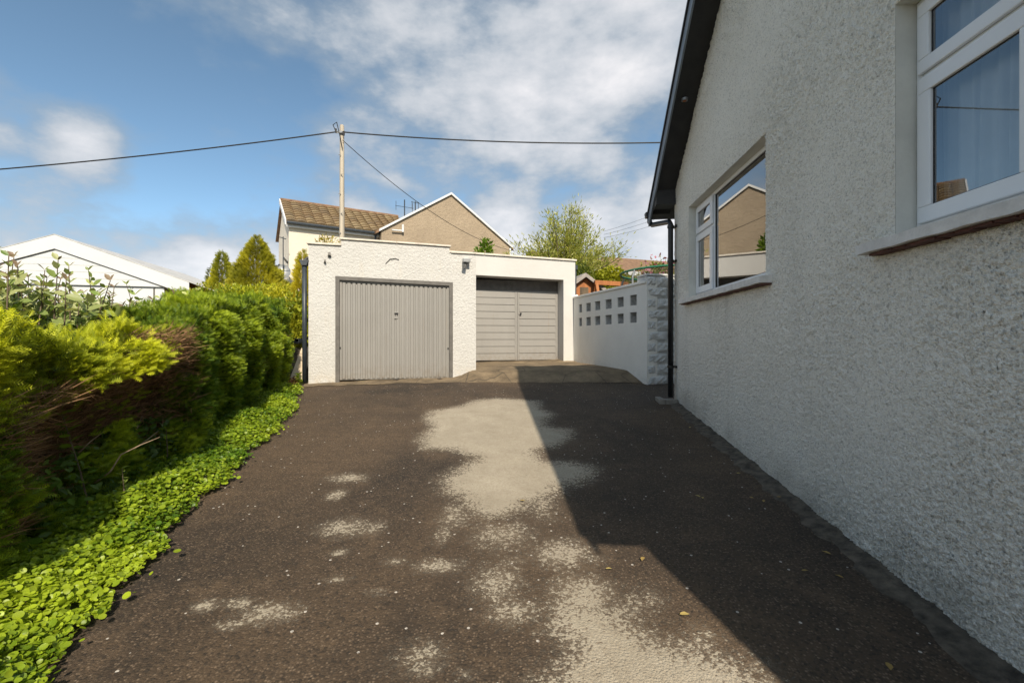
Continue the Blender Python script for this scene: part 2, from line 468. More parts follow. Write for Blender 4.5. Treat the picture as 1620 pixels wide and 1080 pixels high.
def leaf_mesh(name, P, D, N, size, tpl, tint, mat, parent=None):
    """one mesh of many leaves: base point, direction, face normal, length and colour for each"""
    off = np.array(world_loc(parent)) if parent is not None else np.zeros(3)
    tv, tf = tpl; D = unit(D); S = unit(np.cross(N, D)); N2 = np.cross(D, S)
    size = np.broadcast_to(size, (len(P),))
    V = (P - off)[:, None, :] + size[:, None, None]*(D[:, None, :]*tv[None, :, 0:1] + S[:, None, :]*tv[None, :, 1:2] + N2[:, None, :]*tv[None, :, 2:3])
    F = (np.array(tf)[None] + (np.arange(len(P))*len(tv))[:, None, None]).reshape(-1, 3)
    me = bpy.data.meshes.new(name)
    me.vertices.add(V.shape[0]*V.shape[1]); me.vertices.foreach_set('co', V.reshape(-1).astype(np.float32))
    me.loops.add(F.size); me.loops.foreach_set('vertex_index', F.reshape(-1).astype(np.int32))
    me.polygons.add(len(F)); me.polygons.foreach_set('loop_start', np.arange(0, F.size, 3, dtype=np.int32))
    me.update(calc_edges=True)
    at = me.color_attributes.new('tint', 'FLOAT_COLOR', 'POINT')
    C = np.repeat(np.concatenate([tint, np.ones((len(P), 1))], 1), len(tv), 0)
    at.data.foreach_set('color', C.reshape(-1).astype(np.float32))
    me.materials.append(MATS[mat])
    o = bpy.data.objects.new(name, me); COL.objects.link(o)
    if parent is not None: o.parent = parent
    return o
def tints(n, a, b, jitter=.15, f=None):
    f = RG.uniform(0, 1, n) if f is None else np.clip(f, 0, 1)
    c = np.array(a)[None]*(1-f[:, None]) + np.array(b)[None]*f[:, None]
    return np.clip(c*RG.uniform(1-jitter, 1+jitter, (n, 1)), 0.004, .9)
def rnd_dirs(n): return unit(RG.normal(size=(n, 3)))

# ------------------------------------------------------------------ frames of the walls
H = Frame((1.905, 0), (.08855, .99607), (-.99607, .08855))      # gable wall of the near house
GD, GN = (.9672, .2539), (.2539, -.9672)
G1 = Frame((-2.3125, 9.0), GD, GN)                               # front of the near garage
G2 = Frame((1.438, 11.9), GD, GN)                                # front of the garage set back
WW = Frame((1.62, 11.95), (.2539, -.9672), (-.9672, -.2539))     # pierced white wall, u towards the camera
W0 = Frame((-14.1, 14.0), GD, GN)                                # white gabled building on the left
FH = Frame((-2.96, 22.0), (.845, .534), (.534, -.845))           # beige gabled house
HD = Frame((-2.15, 0), (-.2425, .9701), (.9701, .2425))          # hedge face along the drive

# ------------------------------------------------------------------ ground
def struct(o): o['kind'] = 'structure'; return o
m = MB()
xs = [-600, -60, -12, 12, 60, 600]; ys = [-300, -22, 0, 14, 60, 1500]
for i in range(len(xs)):
    for j in range(len(ys)): m.v.append((xs[i], ys[j], gz(ys[j]) - .004))
for i in range(len(xs)-1):
    for j in range(len(ys)-1):
        a = i*len(ys)+j; m.f.append((a, a+len(ys), a+len(ys)+1, a+1))
struct(m.build('ground', 'soil_and_turf'))

def gpx(x, y):
    """photo pixel -> point of the sloping drive"""
    t = CZ / ((y-HOR)/FPX + SLOPE); return ((x-810)/FPX*t, t)
# worn pale patches of the drive: outlines read off the photograph, laid on the ground
def c7(pts): return [gpx(460+a/2.7, 560+b/2.7) for a, b in pts]
def c1(pts): return [gpx(200+a/1.62, 780+b/1.62) for a, b in pts]
PATCH = [c7([(735,225),(800,200),(880,193),(960,198),(1045,205),(1060,240),(1110,260),(1075,285),(1070,310),(1100,320),(1180,325),(1185,360),(1110,395),(1040,410),(1030,430),(1080,465),(1200,475),(1270,485),(1280,510),(1230,545),(1150,560),(1100,600),(1030,630),(960,660),(880,690),(800,680),(760,640),(735,600),(685,590),(665,545),(730,500),(790,470),(810,450),(760,430),(690,408),(580,405),(570,370),(620,310),(590,285),(610,245)]),
         c1([(1090,255),(1130,215),(1190,222),(1240,240),(1250,290),(1340,258),(1360,290),(1300,330),(1400,380),(1490,370),(1500,420),(1620,440),(1700,560),(1300,640),(1020,560),(1060,470),(1110,440),(1130,390),(1060,350),(1090,300)])]
def ell(fn, k, a, b, rx, ry, top):
    p = fn([(a, b), (a+rx, b), (a, b-ry), (a, b+ry)])
    return (p[0][0], (p[2][1]+p[3][1])/2, abs(p[1][0]-p[0][0]), abs(p[2][1]-p[3][1])/2, top)
ELL = [ell(c7, 0, *q) for q in ((245,535,60,14,.07),(195,605,32,20,.06),(230,745,95,32,.05),(350,745,55,30,.0),(205,850,34,14,.04),(440,885,44,16,.03),(860,790,95,50,.01),(700,690,70,70,.0),(1080,650,60,60,.01),(1160,860,90,42,.07),(650,770,40,40,.0),(960,880,70,22,-.01))]
ELL += [ell(c1, 0, *q) for q in ((365,308,56,22,.07),(265,342,36,11,.05),(198,292,24,15,.06),(290,285,30,13,.06),(800,188,52,15,.06),(690,175,30,12,.02),(750,425,75,48,.0),(770,455,40,20,.03),(540,222,34,12,.0),(950,235,60,60,.02),(1000,310,80,36,.01),(970,110,80,40,.01),(1130,160,62,34,.05),(640,255,30,10,.0),(870,470,40,16,.0))]
gx = np.arange(-6.2, 4.4, .045); gy = np.arange(-3.0, 9.30, .045)
XX, YY = np.meshgrid(gx, gy, indexing='ij'); Q = np.stack([XX.ravel(), YY.ravel()], 1)
def poly_sdf(Q, poly):
    A = np.array(poly); B = np.roll(A, -1, 0); d = np.full(len(Q), 9.0); ins = np.zeros(len(Q), bool)
    for a, b in zip(A, B):
        e = b-a; w = Q-a; t = np.clip((w@e)/(e@e), 0, 1)
        d = np.minimum(d, np.linalg.norm(w - t[:, None]*e, axis=1))
        c = ((a[1] > Q[:, 1]) != (b[1] > Q[:, 1]))
        xi = a[0] + (Q[:, 1]-a[1])*(e[0])/(e[1] if abs(e[1]) > 1e-9 else 1e-9)
        ins ^= c & (Q[:, 0] < xi)
    return np.where(ins, d, -d)
worn = np.full(len(Q), -.35)
for i, p in enumerate(PATCH): worn = np.maximum(worn, np.clip(poly_sdf(Q, p) + (.02 if i == 0 else -.05), -.35, .16))
for (x, y, rx, ry, top) in ELL:
    r = np.hypot((Q[:, 0]-x)/max(rx, .02), (Q[:, 1]-y)/max(ry, .02))
    worn = np.maximum(worn, np.clip(top - .045 + (.55-r)*.13, -.35, .1))
me = bpy.data.meshes.new('driveway'); nx, ny = len(gx), len(gy)
und = .006*rough_noise(np.concatenate([Q, np.zeros((len(Q), 1))], 1), 5, 1.1)
V = np.stack([Q[:, 0], Q[:, 1], SLOPE*Q[:, 1] + .010 + und], 1)
ii, jj = np.meshgrid(np.arange(nx-1), np.arange(ny-1), indexing='ij'); a = (ii*ny+jj).ravel()
Fq = np.stack([a, a+ny, a+ny+1, a+1], 1)
me.vertices.add(len(V)); me.vertices.foreach_set('co', V.reshape(-1).astype(np.float32))
me.loops.add(Fq.size); me.loops.foreach_set('vertex_index', Fq.reshape(-1).astype(np.int32))
me.polygons.add(len(Fq)); me.polygons.foreach_set('loop_start', np.arange(0, Fq.size, 4, dtype=np.int32))
me.update(calc_edges=True); me.polygons.foreach_set('use_smooth', np.ones(len(Fq), bool))
at = me.attributes.new('worn', 'FLOAT', 'POINT'); at.data.foreach_set('value', worn.astype(np.float32))
me.materials.append(MATS['worn_asphalt'])
o = bpy.data.objects.new('driveway', me); COL.objects.link(o); struct(o)

# concrete apron in front of the garages, humped up to the door of the garage set back
front = [gpx(*q) for q in ((455,614),(500,612),(560,610),(640,607),(735,606),(790,606),(870,606),(960,606),(1030,607),(1110,607))]
NS = 70; m = MB(); rows = 26
for i in range(NS+1):
    t = i/NS*(len(front)-1); k = min(int(t), len(front)-2); f = t-k
    ax = front[k][0]*(1-f)+front[k+1][0]*f; ay = front[k][1]*(1-f)+front[k+1][1]*f
    ay += .035*math.sin(i*.9)+.025*math.sin(i*2.3+1)
    for j in range(rows+1):
        s_ = j/rows; y = ay + s_*3.7; x = ax - .254*s_*3.4*(.9 if ax > -1 else 1)
        hump = max(0, min(1, (x+1.18)/.45)); hump = hump*hump*(3-2*hump)
        h = .016 + hump*.15*min(1, (y-ay)/.55)*max(0, 1-max(0, y-ay-.7)/2.2) + .008*math.sin(x*7+y*3)*min(1, s_*8)
        m.v.append((x, y, gz(y) + h))
for i in range(NS):
    for j in range(rows):
        a = i*(rows+1)+j; m.f.append((a, a+rows+1, a+rows+2, a+1))
struct(m.build('concrete_apron', 'dirty_concrete', smooth=True))
# soil of the planted strip
m = MB(); prev = None
EDGE = [(-3.0,-.75),(1.2,-1.62),(1.85,-1.82),(2.01,-1.90),(2.45,-2.04),(2.94,-2.22),(3.42,-2.32),(4.16,-2.49),(5.1,-2.70),(6.02,-2.90),(6.86,-3.22),(7.8,-3.62),(8.77,-4.02),(9.6,-4.3)]   # (y, x) of the drive's planted edge
def edge_x(y): return float(np.interp(y, [e[0] for e in EDGE], [e[1] for e in EDGE]))
for k in range(121):
    y = -3 + k*.104; x = edge_x(y) - .15 + .02*math.sin(k*1.7)
    m.v += [(x, y, gz(y)+.016), (x-.14, y, gz(y)+.035), (x-.8, y, gz(y)+.07), (x-4.5, y, gz(y)+.07)]
    if k:
        b = len(m.v)-8
        for q in range(3): m.f.append((b+q, b+q+1, b+q+5, b+q+4))
struct(m.build('planting_bed', 'soil_and_turf', smooth=True))

# ------------------------------------------------------------------ the near house on the right
UF, UN, UR = 7.13, -1.074, 3.03
def rake(u): return 3.746 + .8155*((UF-u) if u > UR else (u-UN))
house = thing('house', 'grey roughcast bungalow gable wall with white windows and black eaves along the drive', 'house', H.p(UF, 0, gz(7.1)))
OPEN = [(4.076, 6.385, 2.095, 3.364), (.20, 2.535, 2.105, 3.385)]
DEP = 7.5
def steps(a, b, size):
    out = [a]
    while out[-1] < b: out.append(out[-1]+size(out[-1]))
    out = np.array(out); return a+(out-a)*(b-a)/(out[-1]-a)
su = lambda u: .25 if u < .9 else .0042+.0021*u
ucut = sorted({UN, .9, UR, UF} | {o[0] for o in OPEN} | {o[1] for o in OPEN})
US = np.concatenate([steps(a, b, su)[:-1] for a, b in zip(ucut[:-1], ucut[1:])] + [np.array([UF])])
zcut = [-.6, .05] + sorted({z for o in OPEN for z in o[2:]}); zc = zcut[-1]
ZS = np.concatenate([steps(a, b, lambda z: .011 if z >= .04 else .12)[:-1] for a, b in zip(zcut[:-1], zcut[1:])] + [np.array([zc])])
TS = np.linspace(0, 1, 171)[1:]**1.15
rk = np.array([rake(u) for u in US])
ZG = np.concatenate([np.repeat(ZS[None], len(US), 0), zc+(rk-zc)[:, None]*TS[None]], 1)
UG = np.repeat(US[:, None], ZG.shape[1], 1)
rg = np.random.default_rng(99)
pts3 = np.stack([UG.ravel(), ZG.ravel(), np.zeros(UG.size)], 1)
swell = rough_noise(pts3, 61, 2.2, 3).reshape(UG.shape);
coarse = np.clip(.75+.5*rough_noise(pts3, 63, 1.6, 2).reshape(UG.shape), .35, 1.3)
lat = rg.uniform(0, 1, (900, 900))**1.6; stone = lat[((UG+2)/.0115).astype(int) % 900, ((ZG+2)/.0115).astype(int) % 900]
NG = coarse*.0145*stone + .004*swell
solid = np.ones((UG.shape[0]-1, UG.shape[1]-1), bool)
um, zm = (UG[:-1, :-1]+UG[1:, :-1])/2, (ZG[:-1, :-1]+ZG[:-1, 1:])/2
for (a, b, z0, z1) in OPEN:
    solid &= ~((um > a) & (um < b) & (zm > z0) & (zm < z1))
    edge = ((np.abs(UG-a) < 1e-4) | (np.abs(UG-b) < 1e-4) | (np.abs(ZG-z0) < 1e-4) | (np.abs(ZG-z1) < 1e-4)) & (UG > a-.001) & (UG < b+.001) & (ZG > z0-.001) & (ZG < z1+.001)
    NG[edge] = .002
NG[-1, :] = 0; NG[:, -1] = 0
UJ = UG + np.where((NG == 0) | (NG == .002), 0, rg.normal(0, .0018, UG.shape))*(UG > .95)
WX = H.o.x+H.d.x*UJ+H.nn.x*NG-house.location.x; WY = H.o.y+H.d.y*UJ+H.nn.y*NG-house.location.y
V = np.stack([WX, WY, ZG-house.location.z], 2).reshape(-1, 3); nzr = UG.shape[1]
ii, jj = np.nonzero(solid); a = ii*nzr+jj
Fq = np.stack([a+nzr, a, a+1, a+nzr+1], 1)
me = bpy.data.meshes.new('wall')
me.vertices.add(len(V)); me.vertices.foreach_set('co', V.reshape(-1).astype(np.float32))
me.loops.add(Fq.size); me.loops.foreach_set('vertex_index', Fq.reshape(-1).astype(np.int32))
me.polygons.add(len(Fq)); me.polygons.foreach_set('loop_start', np.arange(0, Fq.size, 4, dtype=np.int32))
me.update(calc_edges=True); me.polygons.foreach_set('use_smooth', np.ones(len(Fq), bool)); me.materials.append(MATS['roughcast'])
stn = np.zeros(UG.shape); drip = rough_noise(np.stack([US*9, US*0, US*0], 1), 71, 1.0, 4)
for (a, b, z0, z1) in OPEN:
    inb = np.clip((UG-(a-.1))/.08, 0, 1)*np.clip(((b+.15)-UG)/.08, 0, 1)*(ZG < z0-.05)
    ln = .18+.55*np.clip(drip+.15, 0, 1)[:, None]
    stn = np.maximum(stn, inb*np.clip(1-(z0-ZG)/ln, 0, 1)*np.clip(.12+.55*drip, 0, .45)[:, None])
hgt = ZG-SLOPE*(H.o.y+H.d.y*UG); blot = rough_noise(pts3, 72, 5.0, 4).reshape(UG.shape)
stn = np.maximum(stn, np.clip((.30+.16*blot-hgt)/.30, 0, 1)*np.clip(.30+.35*blot, 0, .5))
at = me.attributes.new('stain', 'FLOAT', 'POINT'); at.data.foreach_set('value', stn.reshape(-1).astype(np.float32))
gw = bpy.data.objects.new('gable_wall', me); COL.objects.link(gw); gw.parent = house
m = MB()
# the other three sides
for u0, u1 in ((UF, UF), (UN, UN)):
    m.quad(H.p(u0, 0, -.6), H.p(u0, -DEP, -.6), H.p(u0, -DEP, rake(u0)), H.p(u0, 0, rake(u0)))
m.quad(H.p(UN, -DEP, -.6), H.p(UF, -DEP, -.6), H.p(UF, -DEP, rake(UF)), H.p(UR, -DEP, rake(UR)), H.p(UN, -DEP, rake(UN)))
m.build('wall', 'roughcast', house)
# smooth plastered reveals round each window
FRN = -.105                                   # plane of the window frames
for (a, b, z0, z1) in OPEN:
    m = MB()
    m.quad(H.p(b, .001, z0), H.p(b, FRN-.06, z0), H.p(b, FRN-.06, z1), H.p(b, .001, z1))
    m.quad(H.p(a, .001, z0), H.p(a, FRN-.06, z0), H.p(a, FRN-.06, z1), H.p(a, .001, z1))
    m.quad(H.p(a, .001, z1), H.p(b, .001, z1), H.p(b, FRN-.06, z1), H.p(a, FRN-.06, z1))
    m.quad(H.p(a, .001, z0), H.p(b, .001, z0), H.p(b, FRN-.06, z0), H.p(a, FRN-.06, z0))
    m.build('window_reveal', 'reveal_paint', house)
def rect_frame(mb, u0, u1, z0, z1, w, n0, n1):
    mb.box(H, u0, u1, n0, n1, z0, z0+w); mb.box(H, u0, u1, n0, n1, z1-w, z1)
    mb.box(H, u0, u0+w, n0, n1, z0+w, z1-w); mb.box(H, u1-w, u1, n0, n1, z0+w, z1-w)
def make_window(a, b, z0, z1, split, tz, label):
    """casement with top light between split and b, fixed pane between a and split"""
    z0 += .02; e = .002
    m = MB(); rect_frame(m, a+e, b-e, z0, z1-e, .045, FRN-.05, FRN)
    m.box(H, split-.022, split+.022, FRN-.05, FRN-.001, z0+.045, z1-.047); m.box(H, split+.022, b-.047, FRN-.05, FRN-.001, tz-.022, tz+.022)
    w = m.build('window', 'white_plastic', house, bevel=.004); w['label'] = label
    for (u0, u1, q0, q1, sw) in ((split+.012, b-.035, z0+.035, tz-.012, .085), (split+.012, b-.035, tz+.012, z1-.037, .075)):
        m = MB(); rect_frame(m, u0, u1, q0, q1, sw, FRN+.001, FRN+.022); m.build('sash', 'white_plastic', w, bevel=.006)
        m = MB(); rect_frame(m, u0+sw, u1-sw, q0+sw, q1-sw, .006, FRN-.004, FRN+.006); m.build('gasket', 'black_plastic', w)
        m = MB(); m.quad(H.p(u0+sw-.01, FRN+.004, q1-sw+.01), H.p(u1-sw+.01, FRN+.004, q1-sw+.01), H.p(u1-sw+.01, FRN+.004, q0+sw-.01), H.p(u0+sw-.01, FRN+.004, q0+sw-.01)); m.build('pane', 'window_glass', w)
    u0, u1, q0, q1 = a+.045, split-.022, z0+.045, z1-.047
    m = MB(); rect_frame(m, u0, u1, q0, q1, .009, FRN-.03, FRN-.012); m.build('gasket', 'black_plastic', w)
    m = MB(); m.quad(H.p(u0, FRN-.020, q1), H.p(u1, FRN-.020, q1), H.p(u1, FRN-.020, q0), H.p(u0, FRN-.020, q0)); m.build('pane', 'window_glass', w)
    return w
make_window(*OPEN[0], 5.70, 2.955, 'far window reflecting the beige gable, side casement and top light')
make_window(*OPEN[1], 1.86, 2.955, 'near window with net curtain behind the glass')
for (a, b, z0, z1) in OPEN:
    m = MB(); lo, hi = a-.12, b+.17
    prof = [(FRN-.05, z0+.018), (.002, z0-.004), (.105, z0-.016), (.105, z0-.072), (.0, z0-.074), (FRN-.05, z0-.074)]
    k = 26; bse = 0
    for i in range(k+1):
        u = lo + (hi-lo)*i/k
        inside = a+.002 < u < b-.002
        for (n, z) in prof:
            m.v.append(H.p(u, n if (inside or n >= 0) else -.001, z + .003*math.sin(i*2.1)*(n > .05)))
    for i in range(k):
        for q in range(6): m.f.append((i*6+q, i*6+(q+1) % 6, (i+1)*6+(q+1) % 6, (i+1)*6+q))
    m.f += [tuple(range(5, -1, -1)), tuple(range(k*6, k*6+6))]
    m.build('window_sill', 'sill_paint', house)
    m = MB()
    nt = int((hi-lo-.02)/.095)
    for i in range(nt):
        u = lo+.01+i*.095; m.box(H, u, u+.088, .0005, .066+.012*random.random(), z0-.090+.005*random.random(), z0-.0755)
    m.build('sill_tile_course', 'red_tile', house)['kind'] = 'stuff'
# rooms behind the windows
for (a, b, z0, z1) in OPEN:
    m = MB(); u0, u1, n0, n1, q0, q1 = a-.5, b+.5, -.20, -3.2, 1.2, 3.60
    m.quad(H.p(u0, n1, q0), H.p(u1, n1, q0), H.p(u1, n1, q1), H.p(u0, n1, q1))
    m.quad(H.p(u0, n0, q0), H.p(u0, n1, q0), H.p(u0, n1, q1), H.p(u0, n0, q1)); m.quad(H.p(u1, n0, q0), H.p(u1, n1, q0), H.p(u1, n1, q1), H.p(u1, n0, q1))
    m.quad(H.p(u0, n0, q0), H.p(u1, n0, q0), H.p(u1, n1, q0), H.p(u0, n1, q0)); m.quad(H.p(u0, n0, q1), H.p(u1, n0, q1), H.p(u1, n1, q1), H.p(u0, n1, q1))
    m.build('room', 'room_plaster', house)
for (u0, u1, n, amp) in ((1.90, 2.50, -.215, .018), (.3, 1.80, -.215, .018), (6.02, 6.34, -.27, .03)):
    m = MB(); k = 60; zt, zb = 3.36, 2.0
    for i in range(k+1):
        u = u0+(u1-u0)*i/k; w = amp*math.sin(i*.95+.6*math.sin(i*.31))
        m.v += [H.p(u, n+w*.7, zt), H.p(u+.02*math.sin(i*.4), n+w, zb)]
        if i: b = len(m.v)-4; m.f.append((b, b+1, b+3, b+2))
    m.build('curtain', 'curtain_cloth', house, smooth=True)
# roof with its verge
m = MB(); OV = .33; EO = .36
for sgn in (1, -1):
    ex = EO if sgn > 0 else .04
    ue = UF+ex if sgn > 0 else UN-ex
    ze = rake(UF) - .8155*ex
    pr = [(UR, rake(UR)+.03), (ue, ze+.03), (ue, ze+.15), (UR, rake(UR)+.16)]
    m.prism(H, pr if sgn < 0 else pr[::-1], OV-.012, -DEP-.3)
m.build('roof', 'roof_felt', house)
m = MB()
for sgn in (1, -1):
    ex = .10 if sgn > 0 else .03
    ue = UF+ex if sgn > 0 else UN-ex
    ze = 3.746-.8155*ex
    pr = [(UR, rake(UR)-.005), (ue, ze-.005), (ue, ze+.028), (UR, rake(UR)+.028)]
    m.prism(H, pr if sgn < 0 else pr[::-1], .003, OV-.03)
m.build('verge_soffit', 'dark_soffit', house)
m = MB(); m2 = MB()
for sgn in (1, -1):
    ex = EO+.02 if sgn > 0 else .06
    ue = UF+ex if sgn > 0 else UN-ex
    ze = 3.746-.8155*ex
    pr = [(UR, rake(UR)-.06), (ue, ze-.06), (ue, ze+.13), (UR, rake(UR)+.135)]
    m.prism(H, pr if sgn < 0 else pr[::-1], OV-.03, OV-.008)
    pr = [(UR, rake(UR)+.136), (ue, ze+.132), (ue, ze+.18), (UR, rake(UR)+.185)]
    m2.prism(H, pr if sgn < 0 else pr[::-1], OV-.06, OV+.012)
m.build('bargeboard', 'sky_sheen_board', house); m2.build('verge_cap', 'dark_soffit', house)
zb = 3.60
m = MB(); m.prism(H, [(UF-.10, zb), (UF+EO, zb), (UF+EO, rake(UF)-.8155*EO-.062+.10), (UF-.10, rake(UF-.10)-.007)][::-1], .004, OV-.032)
m.build('eaves_box', 'dark_soffit', house)
m = MB(); m.box(H, UF+.004, UF+EO, -.002, -DEP-.3, zb, zb+.16); m.build('eaves_soffit', 'dark_soffit', house)
# gutter (runs along the back eaves), its hopper end and the downpipe
m = MB(); k = 10
for n in (OV+.03, -DEP-.3):
    for i in range(k+1):
        a = math.pi + math.pi*i/k
        q = H.p(UF+EO+.075, n, 3.61); m.v.append((q[0]+H.d.x*.062*math.cos(a), q[1]+H.d.y*.062*math.cos(a), q[2]+.062*math.sin(a)))
for i in range(k): m.f.append((i, i+1, k+2+i, k+1+i))
m.f.append(tuple(range(k+1)))
g = m.build('gutter', 'black_plastic', house)
gm = g.modifiers.new('thickness', 'SOLIDIFY'); gm.thickness = .006
m = MB(); m.box(H, UF+EO+.005, UF+EO+.145, OV-.10, OV+.028, 3.53, 3.618); m.build('gutter_outlet', 'black_plastic', house, bevel=.012)
PU, PN = 7.03, .085
pz = gz(7.0)
m = MB(); m.tube([H.p(UF+EO+.075, OV-.04, 3.55), H.p(UF+EO+.075, OV-.04, 3.46), H.p(UF+EO+.02, OV-.07, 3.40), H.p(PU+.03, PN+.01, 3.335), H.p(PU, PN, 3.29), H.p(PU, PN, 3.1), H.p(PU, PN, pz+.09)], .040, 12)
dp = m.build('downpipe', 'black_plastic', house, smooth=True)
for z in (2.72, 1.10, 3.25):
    m = MB(); m.tube([H.p(PU, PN, z-.02), H.p(PU, PN, z+.02)], .050, 12); m.box(H, PU-.075, PU+.075, .001, .03, z-.016, z+.016); m.build('pipe_bracket', 'black_plastic', dp)
u_l, z_l = H.px(1083, 205, .17)
q = H.p(u_l, .17, rake(u_l)-.012)
m = MB(); m.tube([(q[0], q[1], q[2]-.02), (q[0], q[1], q[2]+.012)], .042, 16); lm = m.build('soffit_downlight', 'metal_grey', house)
m = MB(); m.tube([(q[0], q[1], q[2]-.024), (q[0], q[1], q[2]-.0195)], .024, 12); m.build('lens', 'red_brick', lm)
# bitumen fillet along the foot of the wall
m = MB(); g0 = random.Random(3)
for i in range(141):
    u = UN + (UF-.12-UN)*i/140; w = .135 + .025*math.sin(i*.63)+.016*math.sin(i*1.9)+.03*g0.random(); zg = gz(H.xy(u)[1]) + .006
    h = .030 + .006*math.sin(i*.9) + .012*g0.random()
    m.v += [H.p(u, -.01, zg+h), H.p(u, w*.35, zg+h*.82), H.p(u, w, zg+.008), H.p(u, w+.012, zg-.01)]
    if i:
        b = len(m.v)-8
        for q in range(3): m.f.append((b+q, b+q+4, b+q+5, b+q+1))
m.build('wall_fillet', 'grey_cement', house)
# stone block under the downpipe
cx, cy = H.xy(7.04, .10); gb = thing('gully_block', 'small weathered concrete gully block at the foot of the black house downpipe', 'block', (cx, cy, gz(cy)))
m = MB(); fr = Frame((cx, cy), H.d, H.nn); zz = gz(cy)
rect = [(-.15, .15, -.085, -.04), (-.15, .15, .12, .17)]
m.box(fr, -.15, .15, -.09, .17, zz-.05, zz+.045); m.build('slab', 'gully_stone', gb, bevel=.012)
m = MB(); m.box(fr, -.16, .16, .10, .185, zz-.05, zz+.075); m.box(fr, -.16, -.10, -.088, .099, zz-.05, zz+.072); m.build('rim', 'gully_stone', gb, bevel=.012)

# ------------------------------------------------------------------ garage with the ribbed door
def upx(fr, x, y, n=0): return fr.px(x, y, n)
g1 = thing('garage', 'white textured garage with ribbed grey up-and-over door, nearest the hedge', 'garage', G1.p(0, 0, gz(9)))
uL, uR = upx(G1, 488, 600)[0], upx(G1, 753, 590)[0]
dL, dR = upx(G1, 530.5, 600)[0], upx(G1, 716.5, 600)[0]
zt = lambda x, y: upx(G1, x, y)[1]
uS, uE = upx(G1, 540, 380)[0], upx(G1, 711, 390)[0]
tops = [(uL, zt(488, 386)), (uS, zt(539, 389)), (uS, zt(540.5, 379)), (uE, zt(710, 391)), (uE, zt(711, 400.5)), (uR, zt(753, 402.5))]
dzl, dzr = zt(531, 436.5), zt(716, 446.5)
def topz(u):
    us = [t[0] for t in tops]
    if u <= uS: return tops[0][1]+(tops[1][1]-tops[0][1])*(u-uL)/(uS-uL)
    if u <= uE: return tops[2][1]+(tops[3][1]-tops[2][1])*(u-uS)/(uE-uS)
    return tops[4][1]+(tops[5][1]-tops[4][1])*(u-uE)/(uR-uE)
m = MB(); bz = .2
DEPG = 5.2
m.prism(G1, [(uL, bz), (dL, bz), (dL, dzl), (uS, dzl+(dzr-dzl)*(uS-dL)/(dR-dL)), (uS, tops[1][1]), (uL, tops[0][1])], -.22, 0)
m.prism(G1, [(uS, dzl+(dzr-dzl)*(uS-dL)/(dR-dL)), (uE, dzl+(dzr-dzl)*(uE-dL)/(dR-dL)), (uE, tops[3][1]), (uS, tops[2][1])], -.22, 0)
m.prism(G1, [(uE, dzl+(dzr-dzl)*(uE-dL)/(dR-dL)), (dR, dzr), (dR, bz), (uR, bz), (uR, tops[5][1]), (uE, tops[4][1])], -.22, 0)
m.box(G1, uL, uL+.2, -DEPG, -.2205, bz, tops[0][1]-.03); m.box(G1, uR-.2, uR, -DEPG, -.2205, bz, tops[5][1]-.03); m.box(G1, uL+.2005, uR-.2005, -DEPG, -DEPG+.2, bz, tops[5][1]-.05)
m.build('wall', 'white_textured_render', g1)
m = MB(); m.box(G1, uL+.201, uR-.201, -DEPG+.21, -.23, tops[5][1]-.25, tops[5][1]-.12); m.build('roof', 'roof_felt', g1)
def coping(fr, pts, par, t=.035, n0=-.25, n1=.035, ln=.6, mat='coping_stone', lead=.03, tail=.03):
    (ua, za), (ub, zb_) = pts; ua -= lead; ub += tail
    k = max(1, round((ub-ua)/ln))
    for i in range(k):
        a = ua+(ub-ua)*i/k; b = ua+(ub-ua)*(i+1)/k - (.006 if i < k-1 else 0)
        f = lambda u: za+(zb_-za)*(u-ua)/(ub-ua)
        mm = MB(); j = .003*random.random(); mm.prism(fr, [(a, f(a)+.002+j), (b, f(b)+.002+j), (b, f(b)+t+j), (a, f(a)+t+j)], n0, n1); mm.build('coping_slab', mat, par, bevel=.005)
coping(G1, (tops[0], (uS-.001, tops[1][1])), g1, ln=.75, tail=-.002)
coping(G1, ((uS, tops[2][1]), (uE, tops[3][1])), g1, ln=.9)
coping(G1, ((uE+.001, tops[4][1]), (uR, tops[5][1])), g1, ln=.6, lead=-.031, tail=.0)
# door frame, door, ribs
fw = .075
m = MB(); zg1 = gz(9)
m.prism(G1, [(dL+.002, zg1-.03), (dL+fw, zg1-.03), (dL+fw, dzl-.07), (dL+.002, dzl-.002)], -.10, .012)
m.prism(G1, [(dR-fw, zg1-.03), (dR-.002, zg1-.03), (dR-.002, dzr-.002), (dR-fw, dzr-.07)], -.10, .012)
m.prism(G1, [(dL+fw+.0005, dzl-.075), (dR-fw-.0005, dzr-.075), (dR-.0025, dzr-.0025), (dL+.0025, dzl-.0025)], -.10, .010)
m.build('door_frame', 'frame_grey', g1, bevel=.004)
a0, a1 = dL+fw+.003, dR-fw-.003; zd0 = zg1+.035
ztop = lambda u: dzl-.078+(dzr-dzl)*(u-dL)/(dR-dL)
m = MB(); m.prism(G1, [(a0, zd0), (a1, zd0-.005), (a1, ztop(a1)), (a0, ztop(a0))], -.085, -.055)
m.prism(G1, [(a0, zd0), (a0+.035, zd0), (a0+.035, ztop(a0)), (a0, ztop(a0))], -.0548, -.034); m.prism(G1, [(a1-.035, zd0), (a1, zd0), (a1, ztop(a1)), (a1-.035, ztop(a1))], -.0548, -.034)
m.prism(G1, [(a0+.0352, ztop(a0)-.03), (a1-.0352, ztop(a1)-.03), (a1-.0352, ztop(a1)), (a0+.0352, ztop(a0))], -.0548, -.036)
door1 = m.build('door', 'grey_door_paint', g1)
nr = 22; wr = (a1-a0-.075)/nr
